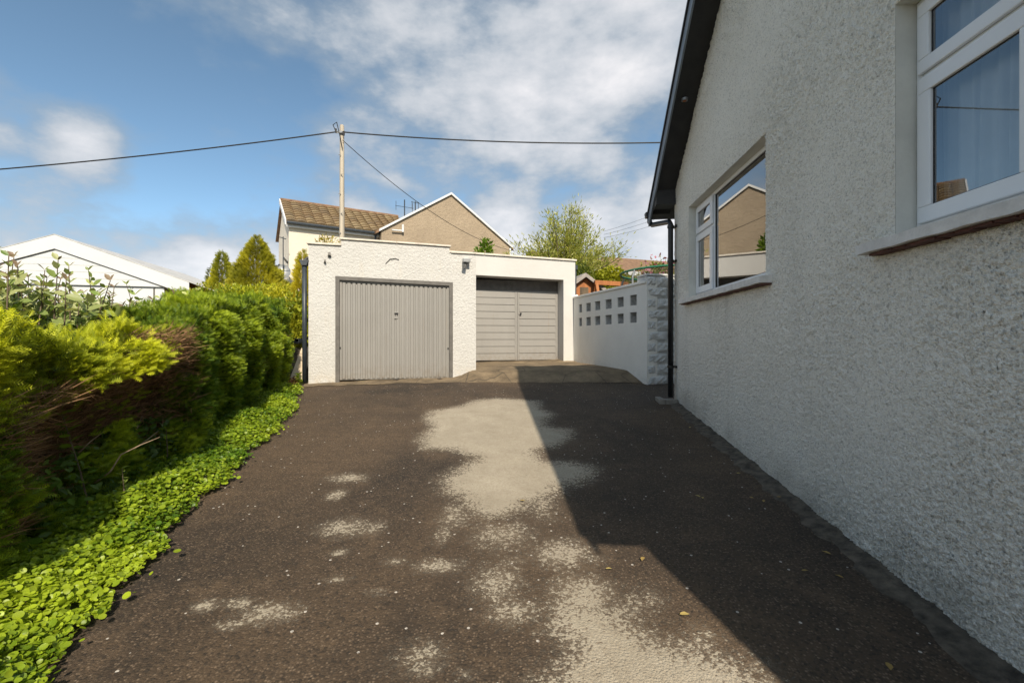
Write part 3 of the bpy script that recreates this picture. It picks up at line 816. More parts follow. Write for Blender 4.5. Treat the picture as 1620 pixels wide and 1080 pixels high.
for i in range(nr):
    u = a0+.0375+i*wr; t = ztop(u)-.034; mm = MB()
    for (b0, b1, c0, c1) in ((u+.002, u+wr*.78, u+.014, u+wr*.78-.012),):
        pts = [(b0, -.0548), (c0, -.040), (c1, -.040), (b1, -.0548)]
        for z in (zd0+.02, t):
            for (uu, n) in pts: mm.v.append(G1.p(uu, n, z))
        mm.f += [(0, 1, 5, 4), (1, 2, 6, 5), (2, 3, 7, 6), (4, 5, 6, 7), (3, 2, 1, 0)]
    mm.build('rib', 'grey_door_paint', door1)
    mm = MB(); mm.box(G1, u+wr*.80, u+wr*.98, -.0545, -.050, t-.02, t-.008); mm.build('rivet', 'dark_hole', door1)
uh, zh = upx(G1, 627, 496)
m = MB(); m.box(G1, uh-.04, uh+.04, -.040, -.030, zh-.10, zh+.035); hp = m.build('lock_plate', 'grey_door_paint', door1, bevel=.004)
m = MB(); m.box(G1, uh-.036, uh+.036, -.0298, -.012, zh-.008, zh+.022); m.box(G1, uh-.03, uh-.012, -.0298, -.006, zh-.028, zh-.0085); m.box(G1, uh+.012, uh+.03, -.0298, -.006, zh-.028, zh-.0085); m.build('handle', 'black_plastic', door1, bevel=.004)
for (x, y) in ((538, 550), (709, 551)):
    u, z = upx(G1, x, y); m = MB(); m.box(G1, u-.012, u+.012, -.034, -.016, z-.014, z+.014); m.build('side_bolt', 'black_plastic', door1)
# security lamp, old fixing, cable stub
u, z = upx(G1, 736, 416)
m = MB(); m.box(G1, u-.05, u+.05, .001, .035, z-.03, z+.03); m.box(G1, u-.065, u+.085, .0352, .15, z-.004, z+.075)
lamp = m.build('security_lamp', 'metal_grey', g1, bevel=.008)
m = MB(); q0 = G1.p(u-.02, .04, z-.05); q1 = G1.p(u-.035, .13, z-.09)
m.tube([q0, q1], [.036, .042], 12); m.build('sensor', 'metal_grey', lamp, smooth=False)
for (x, y, r_) in ((521, 403, .030), (514, 414, .02)):
    u, z = upx(G1, x, y); m = MB(); m.tube([G1.p(u, .0, z), G1.p(u+.01, .07, z+.012)], [r_*.7, r_], 8); m.box(G1, u-r_, u+r_, .001, .014, z-r_*1.6, z-r_*.2); m.build('old_fixing', 'frame_grey', g1)
m = MB(); pts = [upx(G1, x, y) for x, y in ((610, 417), (617, 410), (626, 409), (631, 411))]
for (p, q) in zip(pts[:-1], pts[1:]): m.tube([G1.p(p[0], .012, p[1]), G1.p(q[0], .016, q[1])], .007, 5)
m.build('cable_stub', 'frame_grey', g1)
# hopper and downpipe on the garage corner
pu = uL-.075; m = MB(); zz = upx(G1, 482, 415)[1]
m.tube([G1.p(pu, -.04, gz(8.5)+.05), G1.p(pu, -.04, zz-.05)], .042, 12); gd = m.build('downpipe', 'slate_pipe', g1, smooth=True)
m = MB(); m.prism(G1, [(pu-.045, zz-.06), (pu+.045, zz-.06), (pu+.085, zz+.045), (pu-.085, zz+.045)], -.11, .03); m.build('hopper', 'slate_pipe', gd, bevel=.006)
m = MB(); m.tube([G1.p(uL+.0, -.06, zz+.10), G1.p(pu, -.04, zz+.04)], .035, 8); m.build('outlet_spout', 'black_plastic', gd)

# ------------------------------------------------------------------ garage set back, with the panelled double door
g2 = thing('garage', 'smooth white garage set back, with taupe boarded double doors', 'garage', G2.p(0, 0, gz(11.8)))
qL, qR = upx(G2, 690, 570)[0], upx(G2, 910, 570)[0]
eL, eR = upx(G2, 745, 570)[0], upx(G2, 891.5, 570)[0]
z2 = lambda x, y: upx(G2, x, y)[1]
t2 = lambda u: z2(758, 403) + (z2(910, 413.5)-z2(758, 403))*(u-upx(G2, 758, 403)[0])/(qR-upx(G2, 758, 403)[0])
h2 = lambda u: z2(756, 435) + (z2(891, 442.5)-z2(756, 435))*(u-upx(G2, 756, 435)[0])/(eR-upx(G2, 756, 435)[0])
m = MB()
m.prism(G2, [(qL, .5), (eL, .5), (eL, h2(eL)), (eL, t2(eL)), (qL, t2(qL))], -.46, 0)
m.prism(G2, [(eL, h2(eL)), (eR, h2(eR)), (eR, t2(eR)), (eL, t2(eL))], -.46, 0)
m.prism(G2, [(eR, .5), (qR, .5), (qR, t2(qR)), (eR, t2(eR)), (eR, h2(eR))], -.46, 0)
m.box(G2, qR-.2, qR, -5.4, -.4605, .5, t2(qR)-.06); m.box(G2, qL, qR-.2005, -5.4, -5.2, .5, t2(qR)-.06)
m.build('wall', 'white_smooth_render', g2)
m = MB(); m.box(G2, qL+.01, qR-.201, -5.19, -.47, t2(qR)-.25, t2(qR)-.12); m.build('roof', 'roof_felt', g2)
coping(G2, ((qL, t2(qL)), (qR, t2(qR))), g2, t=.045, n0=-.48, n1=.04, ln=1.1)
DN = -.44; zb2 = gz(11.9)+.03
ul = upx(G2, 818, 520, DN)[0]
m = MB(); m.box(G2, eL+.002, eR-.002, DN-.05, DN-.002, zb2-.2, 3.6 if False else h2(eR)-.002); m.build('door_surround', 'frame_grey', g2)
zt2 = upx(G2, 830, 460.5, DN)[1]
for (a, b) in ((eL+.02, ul-.003), (ul+.003, eR-.012)):
    m = MB(); m.box(G2, a, b, DN-.0015, DN+.03, zb2, zt2); lf = m.build('door', 'taupe_door_paint', g2)
    lf['label'] = 'boarded garage door leaf'
    nb = 10; hh = (zt2-zb2-.02)/nb; sL, sR = a+.05, b-.07
    for i in range(nb):
        mm = MB(); z0 = zb2+.01+i*hh
        c = len(mm.v)
        for u in (sL, sR):
            for (n, z) in ((DN+.0302, z0+.002), (DN+.050, z0+.004), (DN+.036, z0+hh-.004), (DN+.0302, z0+hh-.004)): mm.v.append(G2.p(u, n, z))
        mm.f += [(0, 1, 5, 4), (1, 2, 6, 5), (2, 3, 7, 6), (0, 3, 2, 1), (4, 5, 6, 7)]
        mm.build('board', 'taupe_door_paint', lf)
    for (s0, s1) in ((a, a+.048), (b-.068, b)):
        m = MB(); m.box(G2, s0, s1, DN+.0302, DN+.044, zb2+.004, zt2-.002); m.build('stile', 'taupe_door_paint', lf)
    if a > ul:
        u, z = upx(G2, 822.5, 496, DN+.05); m = MB(); m.tube([G2.p(u, DN+.045, z), G2.p(u, DN+.058, z)], .042, 14); rs = m.build('handle_rose', 'taupe_door_paint', lf)
        m = MB(); m.tube([G2.p(u+.012, DN+.058, z), G2.p(u+.012, DN+.10, z)], [.014, .024], 10); m.build('door_knob', 'black_plastic', lf)
m = MB(); m.box(G2, eL+.02, eR-.012, DN-.0015, DN+.018, zt2+.003, h2(eR)-.004); m.build('top_panel', 'frame_grey', g2)  # dark grey also puts the lintel's shadow into the panel's colour
m = MB(); u, z = qR, z2(911, 420); m.box(G2, u+.001, u+.09, -.2, -.05, z-.09, z+.02); m.tube([G2.p(u+.05, -.12, z-.08), G2.p(u+.05, -.12, gz(12)+.5)], .033, 8); m.build('downpipe', 'slate_pipe', g2)

# ------------------------------------------------------------------ pierced white garden wall and its block pier
ww = thing('garden_wall', 'low white wall pierced by two rows of square holes beside the set back garage', 'wall', WW.p(1.6, 0, gz(10.4)))
w0, w1 = upx(WW, 903, 520)[0], upx(WW, 1022, 520)[0]
TH = -.22
tw = lambda u: upx(WW, 906, 473)[1] + (upx(WW, 1021, 448.5)[1]-upx(WW, 906, 473)[1])*(u-w0)/(w1-w0)
holes = []
for (xa, xb) in ((916, 920.5), (927, 934.5), (941, 949.5), (957.5, 967.5), (976.5, 986.5), (996.2, 1007.2)):
    holes.append((upx(WW, xa, 500)[0], upx(WW, xb, 500)[0]))
zA = (upx(WW, 1002, 483)[1], upx(WW, 1002, 466.3)[1]); zB = (upx(WW, 1000, 510.5)[1], upx(WW, 1000, 494.1)[1])
m = MB(); cutu = [w0-.06]+[x for h in holes for x in h]+[w1+.03]
for i, (a, b) in enumerate(zip(cutu[:-1], cutu[1:])):
    if i % 2 == 0: m.prism(WW, [(a, .2), (b, .2), (b, tw(b)), (a, tw(a))], TH, 0)
    else:
        m.prism(WW, [(a, .2), (b, .2), (b, zB[0]), (a, zB[0])], TH, 0); m.prism(WW, [(a, zB[1]), (b, zB[1]), (b, zA[0]), (a, zA[0])], TH, 0)
        m.prism(WW, [(a, zA[1]), (b, zA[1]), (b, tw(b)), (a, tw(a))], TH, 0)
m.build('wall_panel', 'pale_wall_paint', ww)
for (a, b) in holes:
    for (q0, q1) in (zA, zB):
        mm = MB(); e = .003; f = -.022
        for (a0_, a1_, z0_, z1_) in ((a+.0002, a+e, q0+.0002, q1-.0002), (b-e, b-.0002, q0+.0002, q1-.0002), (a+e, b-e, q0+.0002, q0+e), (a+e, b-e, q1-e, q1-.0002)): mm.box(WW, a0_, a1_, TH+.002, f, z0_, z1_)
        mm.build('hole_lining', 'raw_block', ww)  # grey block linings, added to darken the insides of the holes
coping(WW, ((w0, tw(w0)), (w1, tw(w1))), ww, t=.05, n0=TH-.03, n1=.03, ln=.75, mat='pale_wall_paint', lead=-.02, tail=.02)
m = MB(); q = WW.p(w0+.05, TH/2, tw(w0)+.04); m.tube([(q[0], q[1], q[2]-.02), (q[0], q[1], q[2]+.05), (q[0], q[1], q[2]+.085)], [.10, .095, .05], 14); m.build('rounded_cap', 'pale_wall_paint', ww, smooth=True)
# pier of rock-faced blocks at the near end; each block a piece
pe = WW.p(w1+.02, 0, 0); BP = Frame((pe[0], pe[1]), (.975, .22), (.22, -.975))
pier = thing('block_pier', 'grey painted rock-faced block pier between white wall and black downpipe', 'pier', (pe[0]+.2, pe[1], gz(pe[1])))
PW = .62; zt_ = CZ + (HOR-438)/FPX*8.75; nc = 10; z_b = gz(pe[1])-.02; ch = (zt_-z_b)/nc
m = MB(); m.box(BP, .012, PW-.012, -.38, -.03, z_b-.2, zt_-.012); m.build('mortar_core', 'grey_block_paint', pier)
def rock_block(par, fr, a, b, z0, z1, n0=-.06, n1=.0):
    mm = MB(); k, l = 7, 4; g = random.Random(int(a*977+z0*131))
    for j in range(l+1):
        for i in range(k+1):
            e = (i in (0, k)) or (j in (0, l))
            mm.v.append(fr.p(a+(b-a)*i/k, (n1 if not e else n1-.018) + (0 if e else g.uniform(.005, .045)), z0+(z1-z0)*j/l))
    for j in range(l):
        for i in range(k):
            q = j*(k+1)+i; mm.f.append((q, q+1, q+k+2, q+k+1))
    c = len(mm.v); mm.v += [fr.p(a, n0, z0), fr.p(b, n0, z0), fr.p(b, n0, z1), fr.p(a, n0, z1)]
    K = k+1; top = l*K
    mm.f += [tuple([c, c+1]+list(range(k, -1, -1))), tuple([c+2, c+3]+list(range(top, top+K))), tuple([c+3, c]+[r*K for r in range(l+1)]), tuple([c+1, c+2]+[r*K+k for r in range(l, -1, -1)])]
    mm.build('block', 'grey_block_paint', par)
SIDE = Frame(BP.p(0, -.03, 0)[:2], (-BP.nn.x, -BP.nn.y), (-BP.d.x, -BP.d.y))
for i in range(nc):
    z0 = z_b+i*ch+.004; z1 = z_b+(i+1)*ch-.006
    js = (0, .44, PW) if i % 2 == 0 else (0, .20, PW)
    for a, b in zip(js[:-1], js[1:]): rock_block(pier, BP, a+.003, b-.003, z0, z1)
    if z0 > tw(w1)-.02: rock_block(pier, SIDE, .03, .33, z0, z1, -.02, .004)
m = MB(); m.box(BP, 0.0, PW, -.39, .012, zt_-.002, zt_+.035); m.build('pier_cap', 'grey_block_paint', pier, bevel=.01)

# ------------------------------------------------------------------ white gabled building beyond the hedge
wb = thing('white_building', 'low white clad building with wide white bargeboards beyond the hedge', 'building', W0.p(0, -.5, gz(14)))
ap = upx(W0, 86, 371); rt = upx(W0, 299, 446.5); far_r = upx(W0, 394, 481)
sl = (ap[1]-rt[1])/(rt[0]-ap[0])
rw = lambda u: ap[1]-sl*abs(u-ap[0])
bb = .43; uM = ap[0]
for sg in (-1, 1):
    e = uM+sg*(rt[0]-uM); pr = [(uM, rw(uM)-bb), (e, rw(e)-bb*.98), (e, rw(e)), (uM, rw(uM))]
    m = MB(); m.prism(W0, pr if sg > 0 else pr[::-1], -.03, 0); m.build('bargeboard', 'white_cladding', wb)
m = MB()
for sg in (-1, 1):
    e = uM+sg*(far_r[0]-uM); pr = [(uM, rw(uM)+.004), (e, rw(e)+.004), (e, rw(e)+.022), (uM, rw(uM)+.022)]
    m.prism(W0, pr if sg > 0 else pr[::-1], -9, .01)
m.build('roof', 'pale_roof', wb)
lw = upx(W0, 257, 460)[0]-uM; zl = upx(W0, 150, 451)[1]
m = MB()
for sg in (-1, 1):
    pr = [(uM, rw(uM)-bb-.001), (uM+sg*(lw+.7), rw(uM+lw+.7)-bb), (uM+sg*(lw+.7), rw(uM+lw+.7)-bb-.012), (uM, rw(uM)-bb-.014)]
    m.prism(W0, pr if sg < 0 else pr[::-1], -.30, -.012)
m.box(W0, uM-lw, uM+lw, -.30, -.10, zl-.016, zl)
m.build('shadow_line_strip', 'frame_grey', wb)  # dark strips colour in the gap and shadow line under the gable
bh = .205
for i in range(9):
    z0 = zl+i*bh; z1 = z0+bh-.006
    wa = (ap[1]-bb-.02-z0)/sl; wc = (ap[1]-bb-.02-z1)/sl
    if wa <= 0.02: break
    wa, wc = min(lw, wa), max(.01, min(lw, wc))
    m = MB(); m.prism(W0, [(uM-wa, z0), (uM+wa, z0), (uM+wc, z1), (uM-wc, z1)], -.32, -.05); m.build('cladding_board', 'white_cladding', wb)
m = MB(); m.box(W0, uM-lw, uM+lw, -8, -.12, gz(14)-.3, zl-.017); m.build('wall', 'white_cladding', wb)
m = MB(); m.box(W0, uM+lw-.30, uM+lw-.26, -.1195, -.10, gz(14), zl-.03); m.build('corner_post', 'frame_grey', wb)
m = MB(); m.prism(W0, [(uM+lw+.001, gz(14)-.3), (uM+lw+1.2, gz(14)-.3), (uM+lw+1.2, rw(uM+lw+1.2)-.01), (uM+lw+.001, rw(uM+lw)-.01)], -8, -.45); m.build('side_wall', 'red_brick', wb)

# ------------------------------------------------------------------ beige gabled house with its tiled wing
fh = thing('distant_house', 'beige roughcast gable house with brown tiled wing behind the garages', 'house', FH.p(0, 0, gz(20)))
fl, fa, fr_ = upx(FH, 612, 362), upx(FH, 713, 309), upx(FH, 806, 389)
sl2 = ((fa[1]-fl[1])/(fa[0]-fl[0]) + (fa[1]-fr_[1])/(fr_[0]-fa[0]))/2
hw = (fr_[0]-fl[0])/2+.12; uc = fa[0]
rf = lambda u: fa[1]-sl2*abs(u-uc)
m = MB(); m.prism(FH, [(uc-hw, .5), (uc+hw, .5), (uc+hw, rf(uc+hw)), (uc, fa[1]), (uc-hw, rf(uc-hw))], -9, 0); m.build('wall', 'beige_roughcast', fh)
for sg in (-1, 1):
    e = uc+sg*(hw+.12); pr = [(uc, fa[1]+.02), (e, rf(e)+.02), (e, rf(e)+.125), (uc, fa[1]+.125)]
    m = MB(); m.prism(FH, pr if sg > 0 else pr[::-1], .004, .10); m.build('bargeboard', 'white_fascia', fh)
m = MB()
for sg in (-1, 1):
    e = uc+sg*(hw+.25); pr = [(uc, fa[1]+.005), (e, rf(e)+.005), (e, rf(e)+.12), (uc, fa[1]+.12)]
    m.prism(FH, pr if sg > 0 else pr[::-1], -9.2, .002)
m.build('roof', 'brown_roof', fh)
u, z = upx(FH, 803, 393); m = MB(); m.tube([FH.p(u+.10, .10, rf(uc+hw)-.1), FH.p(u+.10, .06, .6)], .05, 8); m.build('downpipe', 'white_fascia', fh)
# string of lower openings seen mirrored in the bungalow's window
for (x, y) in ((648, 415),):
    u, z = upx(FH, x, y); m = MB(); m.box(FH, u-.85, u+.85, .002, .05, z-.55, z+.45); w = m.build('window', 'white_fascia', fh)
    m = MB(); m.quad(FH.p(u-.75, .054, z-.45), FH.p(u+.75, .054, z-.45), FH.p(u+.75, .054, z+.35), FH.p(u-.75, .054, z+.35)); m.build('pane', 'dark_hole', w)
# flue on the gable and its bracket
u, z = upx(FH, 636, 360); m = MB(); m.tube([FH.p(u, .12, upx(FH, 636, 368)[1]), FH.p(u, .12, upx(FH, 636, 356)[1])], .05, 8); m.tube([FH.p(u-.5, .12, upx(FH, 630, 366)[1]), FH.p(u, .12, upx(FH, 636, 366)[1])], .035, 6); m.build('flue_pipe', 'white_fascia', fh)
# wing
WN = -.5
e0, e1 = upx(FH, 457, 352, WN), upx(FH, 640, 371, WN); r0, r1 = upx(FH, 457, 319, -2.6), upx(FH, 660, 345, -2.6)
wt0 = e0[1]-.05
m = MB(); m.box(FH, e0[0], uc-hw-.002, -4.6, WN, .5, wt0); m.build('wing_wall', 'cream_render', fh)
m = MB(); m.quad(FH.p(e0[0], WN, wt0), FH.p(e0[0], -2.6, r0[1]-.08), FH.p(e0[0], -4.6, wt0)); m.build('wing_gable', 'cream_render', fh)
P0 = np.array(FH.p(e0[0]-.12, WN+.22, e0[1])); P1 = np.array(FH.p(uc-hw+1.6, WN+.22, e0[1]))
T0 = np.array(FH.p(e0[0]-.12, -2.6, r0[1])); T1 = np.array(FH.p(uc-hw+1.6, -2.6, r0[1]))
B0 = np.array(FH.p(e0[0]-.12, -4.9, e0[1])); B1 = np.array(FH.p(uc-hw+1.6, -4.9, e0[1]))
m = MB(); m.quad(P0-(0, 0, .03), P1-(0, 0, .03), T1-(0, 0, .03), T0-(0, 0, .03)); m.quad(T0-(0, 0, .03), T1-(0, 0, .03), B1-(0, 0, .03), B0-(0, 0, .03)); 
wr_ = m.build('wing_roof', 'brown_roof', fh)
rowsN = 9; colsN = int(np.linalg.norm(P1-P0)/.36)
m = MB(); cols = []
nrm = np.cross(P1-P0, T0-P0); nrm = nrm/np.linalg.norm(nrm)
for i in range(rowsN):
    for j in range(colsN):
        f0, f1 = i/rowsN, (i+1.08)/rowsN; g0, g1 = (j+.02)/colsN, (j+.97)/colsN
        jit = .012*random.random()
        k = 5; b = len(m.v)
        for q in range(k):
            g = g0+(g1-g0)*q/(k-1); arch = (.055*math.sin(math.pi*q/(k-1)) if q else 0)
            for f, hgt in ((f0, .055+jit), (min(f1, 1.0), .005)):
                p = P0*(1-g)*(1-f)+P1*g*(1-f)+T0*(1-g)*f+T1*g*f+nrm*(hgt+arch); m.v.append(tuple(p))
            p = P0*(1-g)*(1-f0)+P1*g*(1-f0)+T0*(1-g)*f0+T1*g*f0+nrm*.0; m.v.append(tuple(p))
        for q in range(k-1):
            a = b+q*3; m.f += [(a, a+3, a+4, a+1), (a+2, a+5, a+3, a)]
        c = random.choice(((.235, .165, .085), (.20, .135, .07), (.27, .20, .11), (.17, .12, .07))); cols += [c]*(k*3)
tl = m.build('roof_tiles', 'concrete_roof_tile', wr_); tl['kind'] = 'stuff'
at = tl.data.color_attributes.new('tint', 'FLOAT_COLOR', 'POINT'); at.data.foreach_set('color', np.concatenate([np.array(cols), np.ones((len(cols), 1))], 1).reshape(-1).astype(np.float32))
m = MB(); m.tube([tuple(T0+(0, 0, .03)), tuple(T1+(0, 0, .03))], .09, 8); m.build('ridge_tiles', 'brown_roof', wr_)
m = MB(); m.box(FH, e0[0]-.1, uc-hw-.003, WN+.002, WN+.16, e0[1]-.20, e0[1]-.045); m.build('eaves_fascia', 'white_fascia', fh)
m = MB(); m.tube([FH.p(e0[0]-.1, WN+.26, e0[1]-.05), FH.p(uc-hw-.003, WN+.26, e0[1]-.05)], .06, 8); m.build('gutter', 'slate_pipe', fh)
m = MB(); m.tube([FH.p(uc-hw-.18, WN+.22, e0[1]-.1), FH.p(uc-hw-.18, WN+.10, e0[1]-.5), FH.p(uc-hw-.18, WN+.08, 1)], .045, 8); m.build('downpipe', 'slate_pipe', fh)
SD = Frame(FH.p(e0[0]-.12, WN+.22, 0)[:2], (-FH.nn.x, -FH.nn.y), (-FH.d.x, -FH.d.y))
vl = 2.32; m = MB()
m.prism(SD, [(0, e0[1]-.14), (vl, r0[1]-.14), (vl, r0[1]+.07), (0, e0[1]+.06)], .0, .05); m.build('bargeboard', 'white_fascia', fh)
# tv aerials
for (x, y0, y1, Yb, nm) in ((640, 316, 352, None, 'a'), (657, 319, 338, None, 'b')):
    u, zt_a = upx(FH, x, y0, -1.2); zb_a = upx(FH, x, y1, -1.2)[1]
    m = MB(); m.tube([FH.p(u, -1.2, zb_a-.6), FH.p(u, -1.2, zt_a)], .03, 6)
    if nm == 'a':
        m.tube([FH.p(u-.45, -1.2, zt_a-.35), FH.p(u+.45, -1.2, zt_a-.35)], .012, 5)
        for du in (-.42, .0, .40): m.tube([FH.p(u+du, -1.2, zt_a-.55), FH.p(u+du, -1.2, zt_a-.12)], .012, 5)
    else:
        for du in (-.16, .16): m.tube([FH.p(u+du, -1.2, zt_a-.4), FH.p(u+du, -1.2, zt_a)], .014, 5)
        m.tube([FH.p(u-.2, -1.2, zt_a-.05), FH.p(u+.2, -1.2, zt_a-.05)], .014, 5)
    m.build('aerial', 'slate_pipe', fh)
# satellite dish and its mast on the wing's end wall
def at_px(x, y, Y): return Vector(((x-810)/FPX*Y, Y, CZ+(HOR-y)/FPX*Y))
dish_c = at_px(445.5, 429.5, 18.1)
m = MB(); aim = Vector((.35, -.85, .38)).normalized(); sx = aim.orthogonal().normalized(); sy = aim.cross(sx)
rr = 6; sg_ = 18; m.v.append(tuple(dish_c - aim*.09))
for i in range(1, rr+1):
    for k in range(sg_):
        a = 2*math.pi*k/sg_; r = .33*i/rr
        m.v.append(tuple(dish_c + (sx*math.cos(a)+sy*math.sin(a))*r - aim*(.09*(1-(i/rr)**2))))
for k in range(sg_): m.f.append((0, 1+k, 1+(k+1) % sg_))
for i in range(rr-1):
    for k in range(sg_): a = 1+i*sg_; m.f.append((a+k, a+sg_+k, a+sg_+(k+1) % sg_, a+(k+1) % sg_))
ds = m.build('satellite_dish', 'metal_grey', fh, smooth=True)
m = MB(); m.tube([tuple(dish_c-sy*.30), tuple(dish_c+aim*.34-sy*.12)], .015, 6); m.tube([tuple(dish_c+aim*.30-sy*.13), tuple(dish_c+aim*.42-sy*.08)], .035, 8); m.build('feed_arm', 'slate_pipe', ds)
m = MB(); wq = FH.p(e0[0], -.9, 0); b_ = at_px(448, 410, 18.1)
m.tube([tuple(dish_c-aim*.1), (wq[0], wq[1], dish_c.z+.05)], .025, 6); m.tube([tuple(b_-Vector((0, 0, .75))), tuple(b_+Vector((0, 0, .9)))], .02, 6)
m.tube([tuple(b_+Vector((-.14, 0, .88))), tuple(b_+Vector((.12, 0, .80)))], .02, 5); m.tube([tuple(b_+Vector((.02, 0, .05))), (wq[0], wq[1], b_.z)], .04, 6)
m.build('dish_mast', 'slate_pipe', ds)

# low cream wall between the trees and the wing
LW = Frame(at_px(440, 500, 16.6).xy, GD, GN)
m = MB(); z0_ = at_px(450, 457, 16.6).z
m.box(LW, -.3, 1.3, -.15, 0, gz(14)-.1, z0_-.06); lwall = m.build('boundary_wall', 'cream_render'); tag(lwall, 'low cream wall below the satellite dish, left of the garage', 'wall')
m = MB(); m.box(LW, -.33, 1.33, -.18, .03, z0_-.058, z0_); m.build('coping_slab', 'coping_stone', lwall)

# ------------------------------------------------------------------ bungalow roof far right
FR = Frame(at_px(950, 430, 27).xy, (.93, .37), (.37, -.93))
fb = thing('distant_bungalow', 'brown roofed bungalow seen above the shrubs, right of the willow', 'bungalow', FR.p(0, 0, gz(20)))
z_e = at_px(955, 427, 27).z; z_r = at_px(955, 403.5, 30).z
m = MB(); m.box(FR, -3, 9, -6, 0, .5, z_e-.2); m.build('wall', 'white_smooth_render', fb)
m = MB(); m.quad(FR.p(-3.3, .35, z_e-.05), FR.p(9.3, .35, z_e-.05), FR.p(9.3, -3, z_r), FR.p(-3.3, -3, z_r)); m.quad(FR.p(-3.3, -3, z_r), FR.p(9.3, -3, z_r), FR.p(9.3, -6.3, z_e), FR.p(-3.3, -6.3, z_e)); m.build('roof', 'brown_roof', fb)
m = MB(); m.box(FR, -3.3, 9.3, .352, .40, z_e-.26, z_e-.03); m.build('eaves_fascia', 'white_fascia', fb)
m = MB(); q = FR.p(1.35, -2.2, z_r); m.tube([(q[0], q[1], z_r-.7), (q[0], q[1], z_r+.30)], .11, 8); m.build('vent_pipe', 'white_fascia', fb)

# ------------------------------------------------------------------ utility pole and cables
pb = at_px(541, 500, 14.6); pt = at_px(541, 198, 14.6)
pole = thing('utility_pole', 'pale wooden utility pole standing behind the garage with the ribbed door', 'pole', (pb.x, pb.y, gz(14)))
m = MB(); m.tube([(pb.x, pb.y, gz(14)-.3), (pb.x, pb.y, 3.5), (pt.x, pt.y, pt.z-.03), (pt.x, pt.y, pt.z)], [.095, .085, .066, .05], 14); m.build('shaft', 'pole_timber', pole, smooth=True)
m = MB(); m.box(Frame(pt.xy, (1, 0), (0, -1)), -.16, .06, .085, .13, pt.z-.30, pt.z-.24); m.build('cable_bracket', 'metal_grey', pole)
for dx, dz in ((-.14, -.22), (.10, -.30)):
    m = MB(); m.tube([(pt.x+dx, pt.y-.11, pt.z+dz-.08), (pt.x+dx*1.1, pt.y-.11, pt.z+dz+.05)], .03, 8); m.build('insulator', 'cable_black', pole)
m = MB(); m.tube([(pt.x-.16, pt.y-.10, pt.z-.25), (pt.x-.24, pt.y-.12, pt.z-.05), (pt.x-.12, pt.y-.13, pt.z+.03), (pt.x-.02, pt.y-.12, pt.z-.4), (pt.x+.05, pt.y-.1, pt.z-.8)], .015, 6); m.build('cable_loop', 'cable_black', pole)
for k in range(5):
    z = pt.z-1.0-.62*k; m = MB(); sgn = 1 if k % 2 else -1; m.tube([(pt.x, pt.y-.09, z), (pt.x+sgn*.06, pt.y-.13, z)], .012, 6); m.build('step_bolt', 'metal_grey', pole)
def cable(name, p, q, sag, r, label):
    p, q = Vector(p), Vector(q); pts = []
    for i in range(41):
        t = i/40; v = p.lerp(q, t); v.z -= sag*4*t*(1-t); pts.append(tuple(v))
    m = MB(); m.tube(pts, r, 6); return tag(m.build(name, 'cable_black', smooth=True), label, 'cable')
top = Vector((pt.x, pt.y-.11, pt.z-.25))
cable('overhead_cable', top, at_px(-700, 304, 13.0), .35, .020, 'thick black overhead cable from the pole leftwards across the sky')
rq = at_px(1180, 221, 14.2); cable('overhead_cable', top+Vector((.02, 0, -.02)), rq, .22, .020, 'thick black overhead cable from the pole towards the bungalow eaves')
cq = FH.p(fr_[0]-.05, .12, fr_[1]-.25); cable('drop_cable', top+Vector((.06, 0, -.28)), cq, .55, .011, 'thin cable sloping from the pole down across the beige gable')
for k in range(3):
    a = at_px(955, 366+5*k, 45); b = at_px(1120, 300+12*k, 40); c_ = cable('distant_cable', a, b, .3, .012, ('uppermost', 'middle', 'lowest')[k]+' of three thin distant wires right of the willow'); c_['group'] = 'distant wires'

# ------------------------------------------------------------------ garden things beyond the pierced wall
ph_c = at_px(924, 470, 13.4); PF = Frame(ph_c.xy, (.97, .2), (.2, -.97))
pz0 = gz(13.4); rz = at_px(924, 434, 13.4).z
phs = thing('playhouse', 'small timber playhouse with grey roof peeking over the pierced wall', 'playhouse', (ph_c.x, ph_c.y, pz0))
ez = rz-.36; hwid = .42
m = MB(); m.prism(PF, [(-hwid, pz0), (hwid, pz0), (hwid, ez), (0, rz-.06), (-hwid, ez)], -1.2, 0); m.build('wall', 'cedar_timber', phs)
for sg in (-1, 1):
    pr = [(0, rz-.03), (sg*.62, rz-.46), (sg*.62, rz-.40), (0, rz+.03)]
    m = MB(); m.prism(PF, pr if sg > 0 else pr[::-1], -1.3, .14); m.build('roof', 'grey_shingle', phs)
    pr = [(0, rz-.09), (sg*.62, rz-.53), (sg*.62, rz-.41), (0, rz+.02)]
    m = MB(); m.prism(PF, pr if sg > 0 else pr[::-1], .142, .17); m.build('bargeboard', 'grey_shingle', phs)
m = MB(); m.box(PF, -.13, .13, .002, .02, ez-.55, ez-.02); m.build('window', 'bark', phs)
for sx_ in (-.40, .40):
    m = MB(); m.box(PF, sx_-.03, sx_+.03, .004, .05, pz0, ez-.03); m.build('corner_post', 'cedar_timber', phs)
sa, sb_ = at_px(943, 443.5, 13.2), at_px(991, 443, 13.6)
sw = thing('swing_frame', 'orange timber swing frame behind the pierced wall', 'swing', ((sa.x+sb_.x)/2, (sa.y+sb_.y)/2, gz(13.4)))
SF = Frame(sa.xy, (sb_.x-sa.x, sb_.y-sa.y), (.2, -.97)); sL_ = (sb_-sa).length
m = MB(); m.box(SF, -.05, sL_+.05, -.05, .05, sa.z-.13, sa.z); m.build('top_beam', 'cedar_timber', sw, bevel=.006)
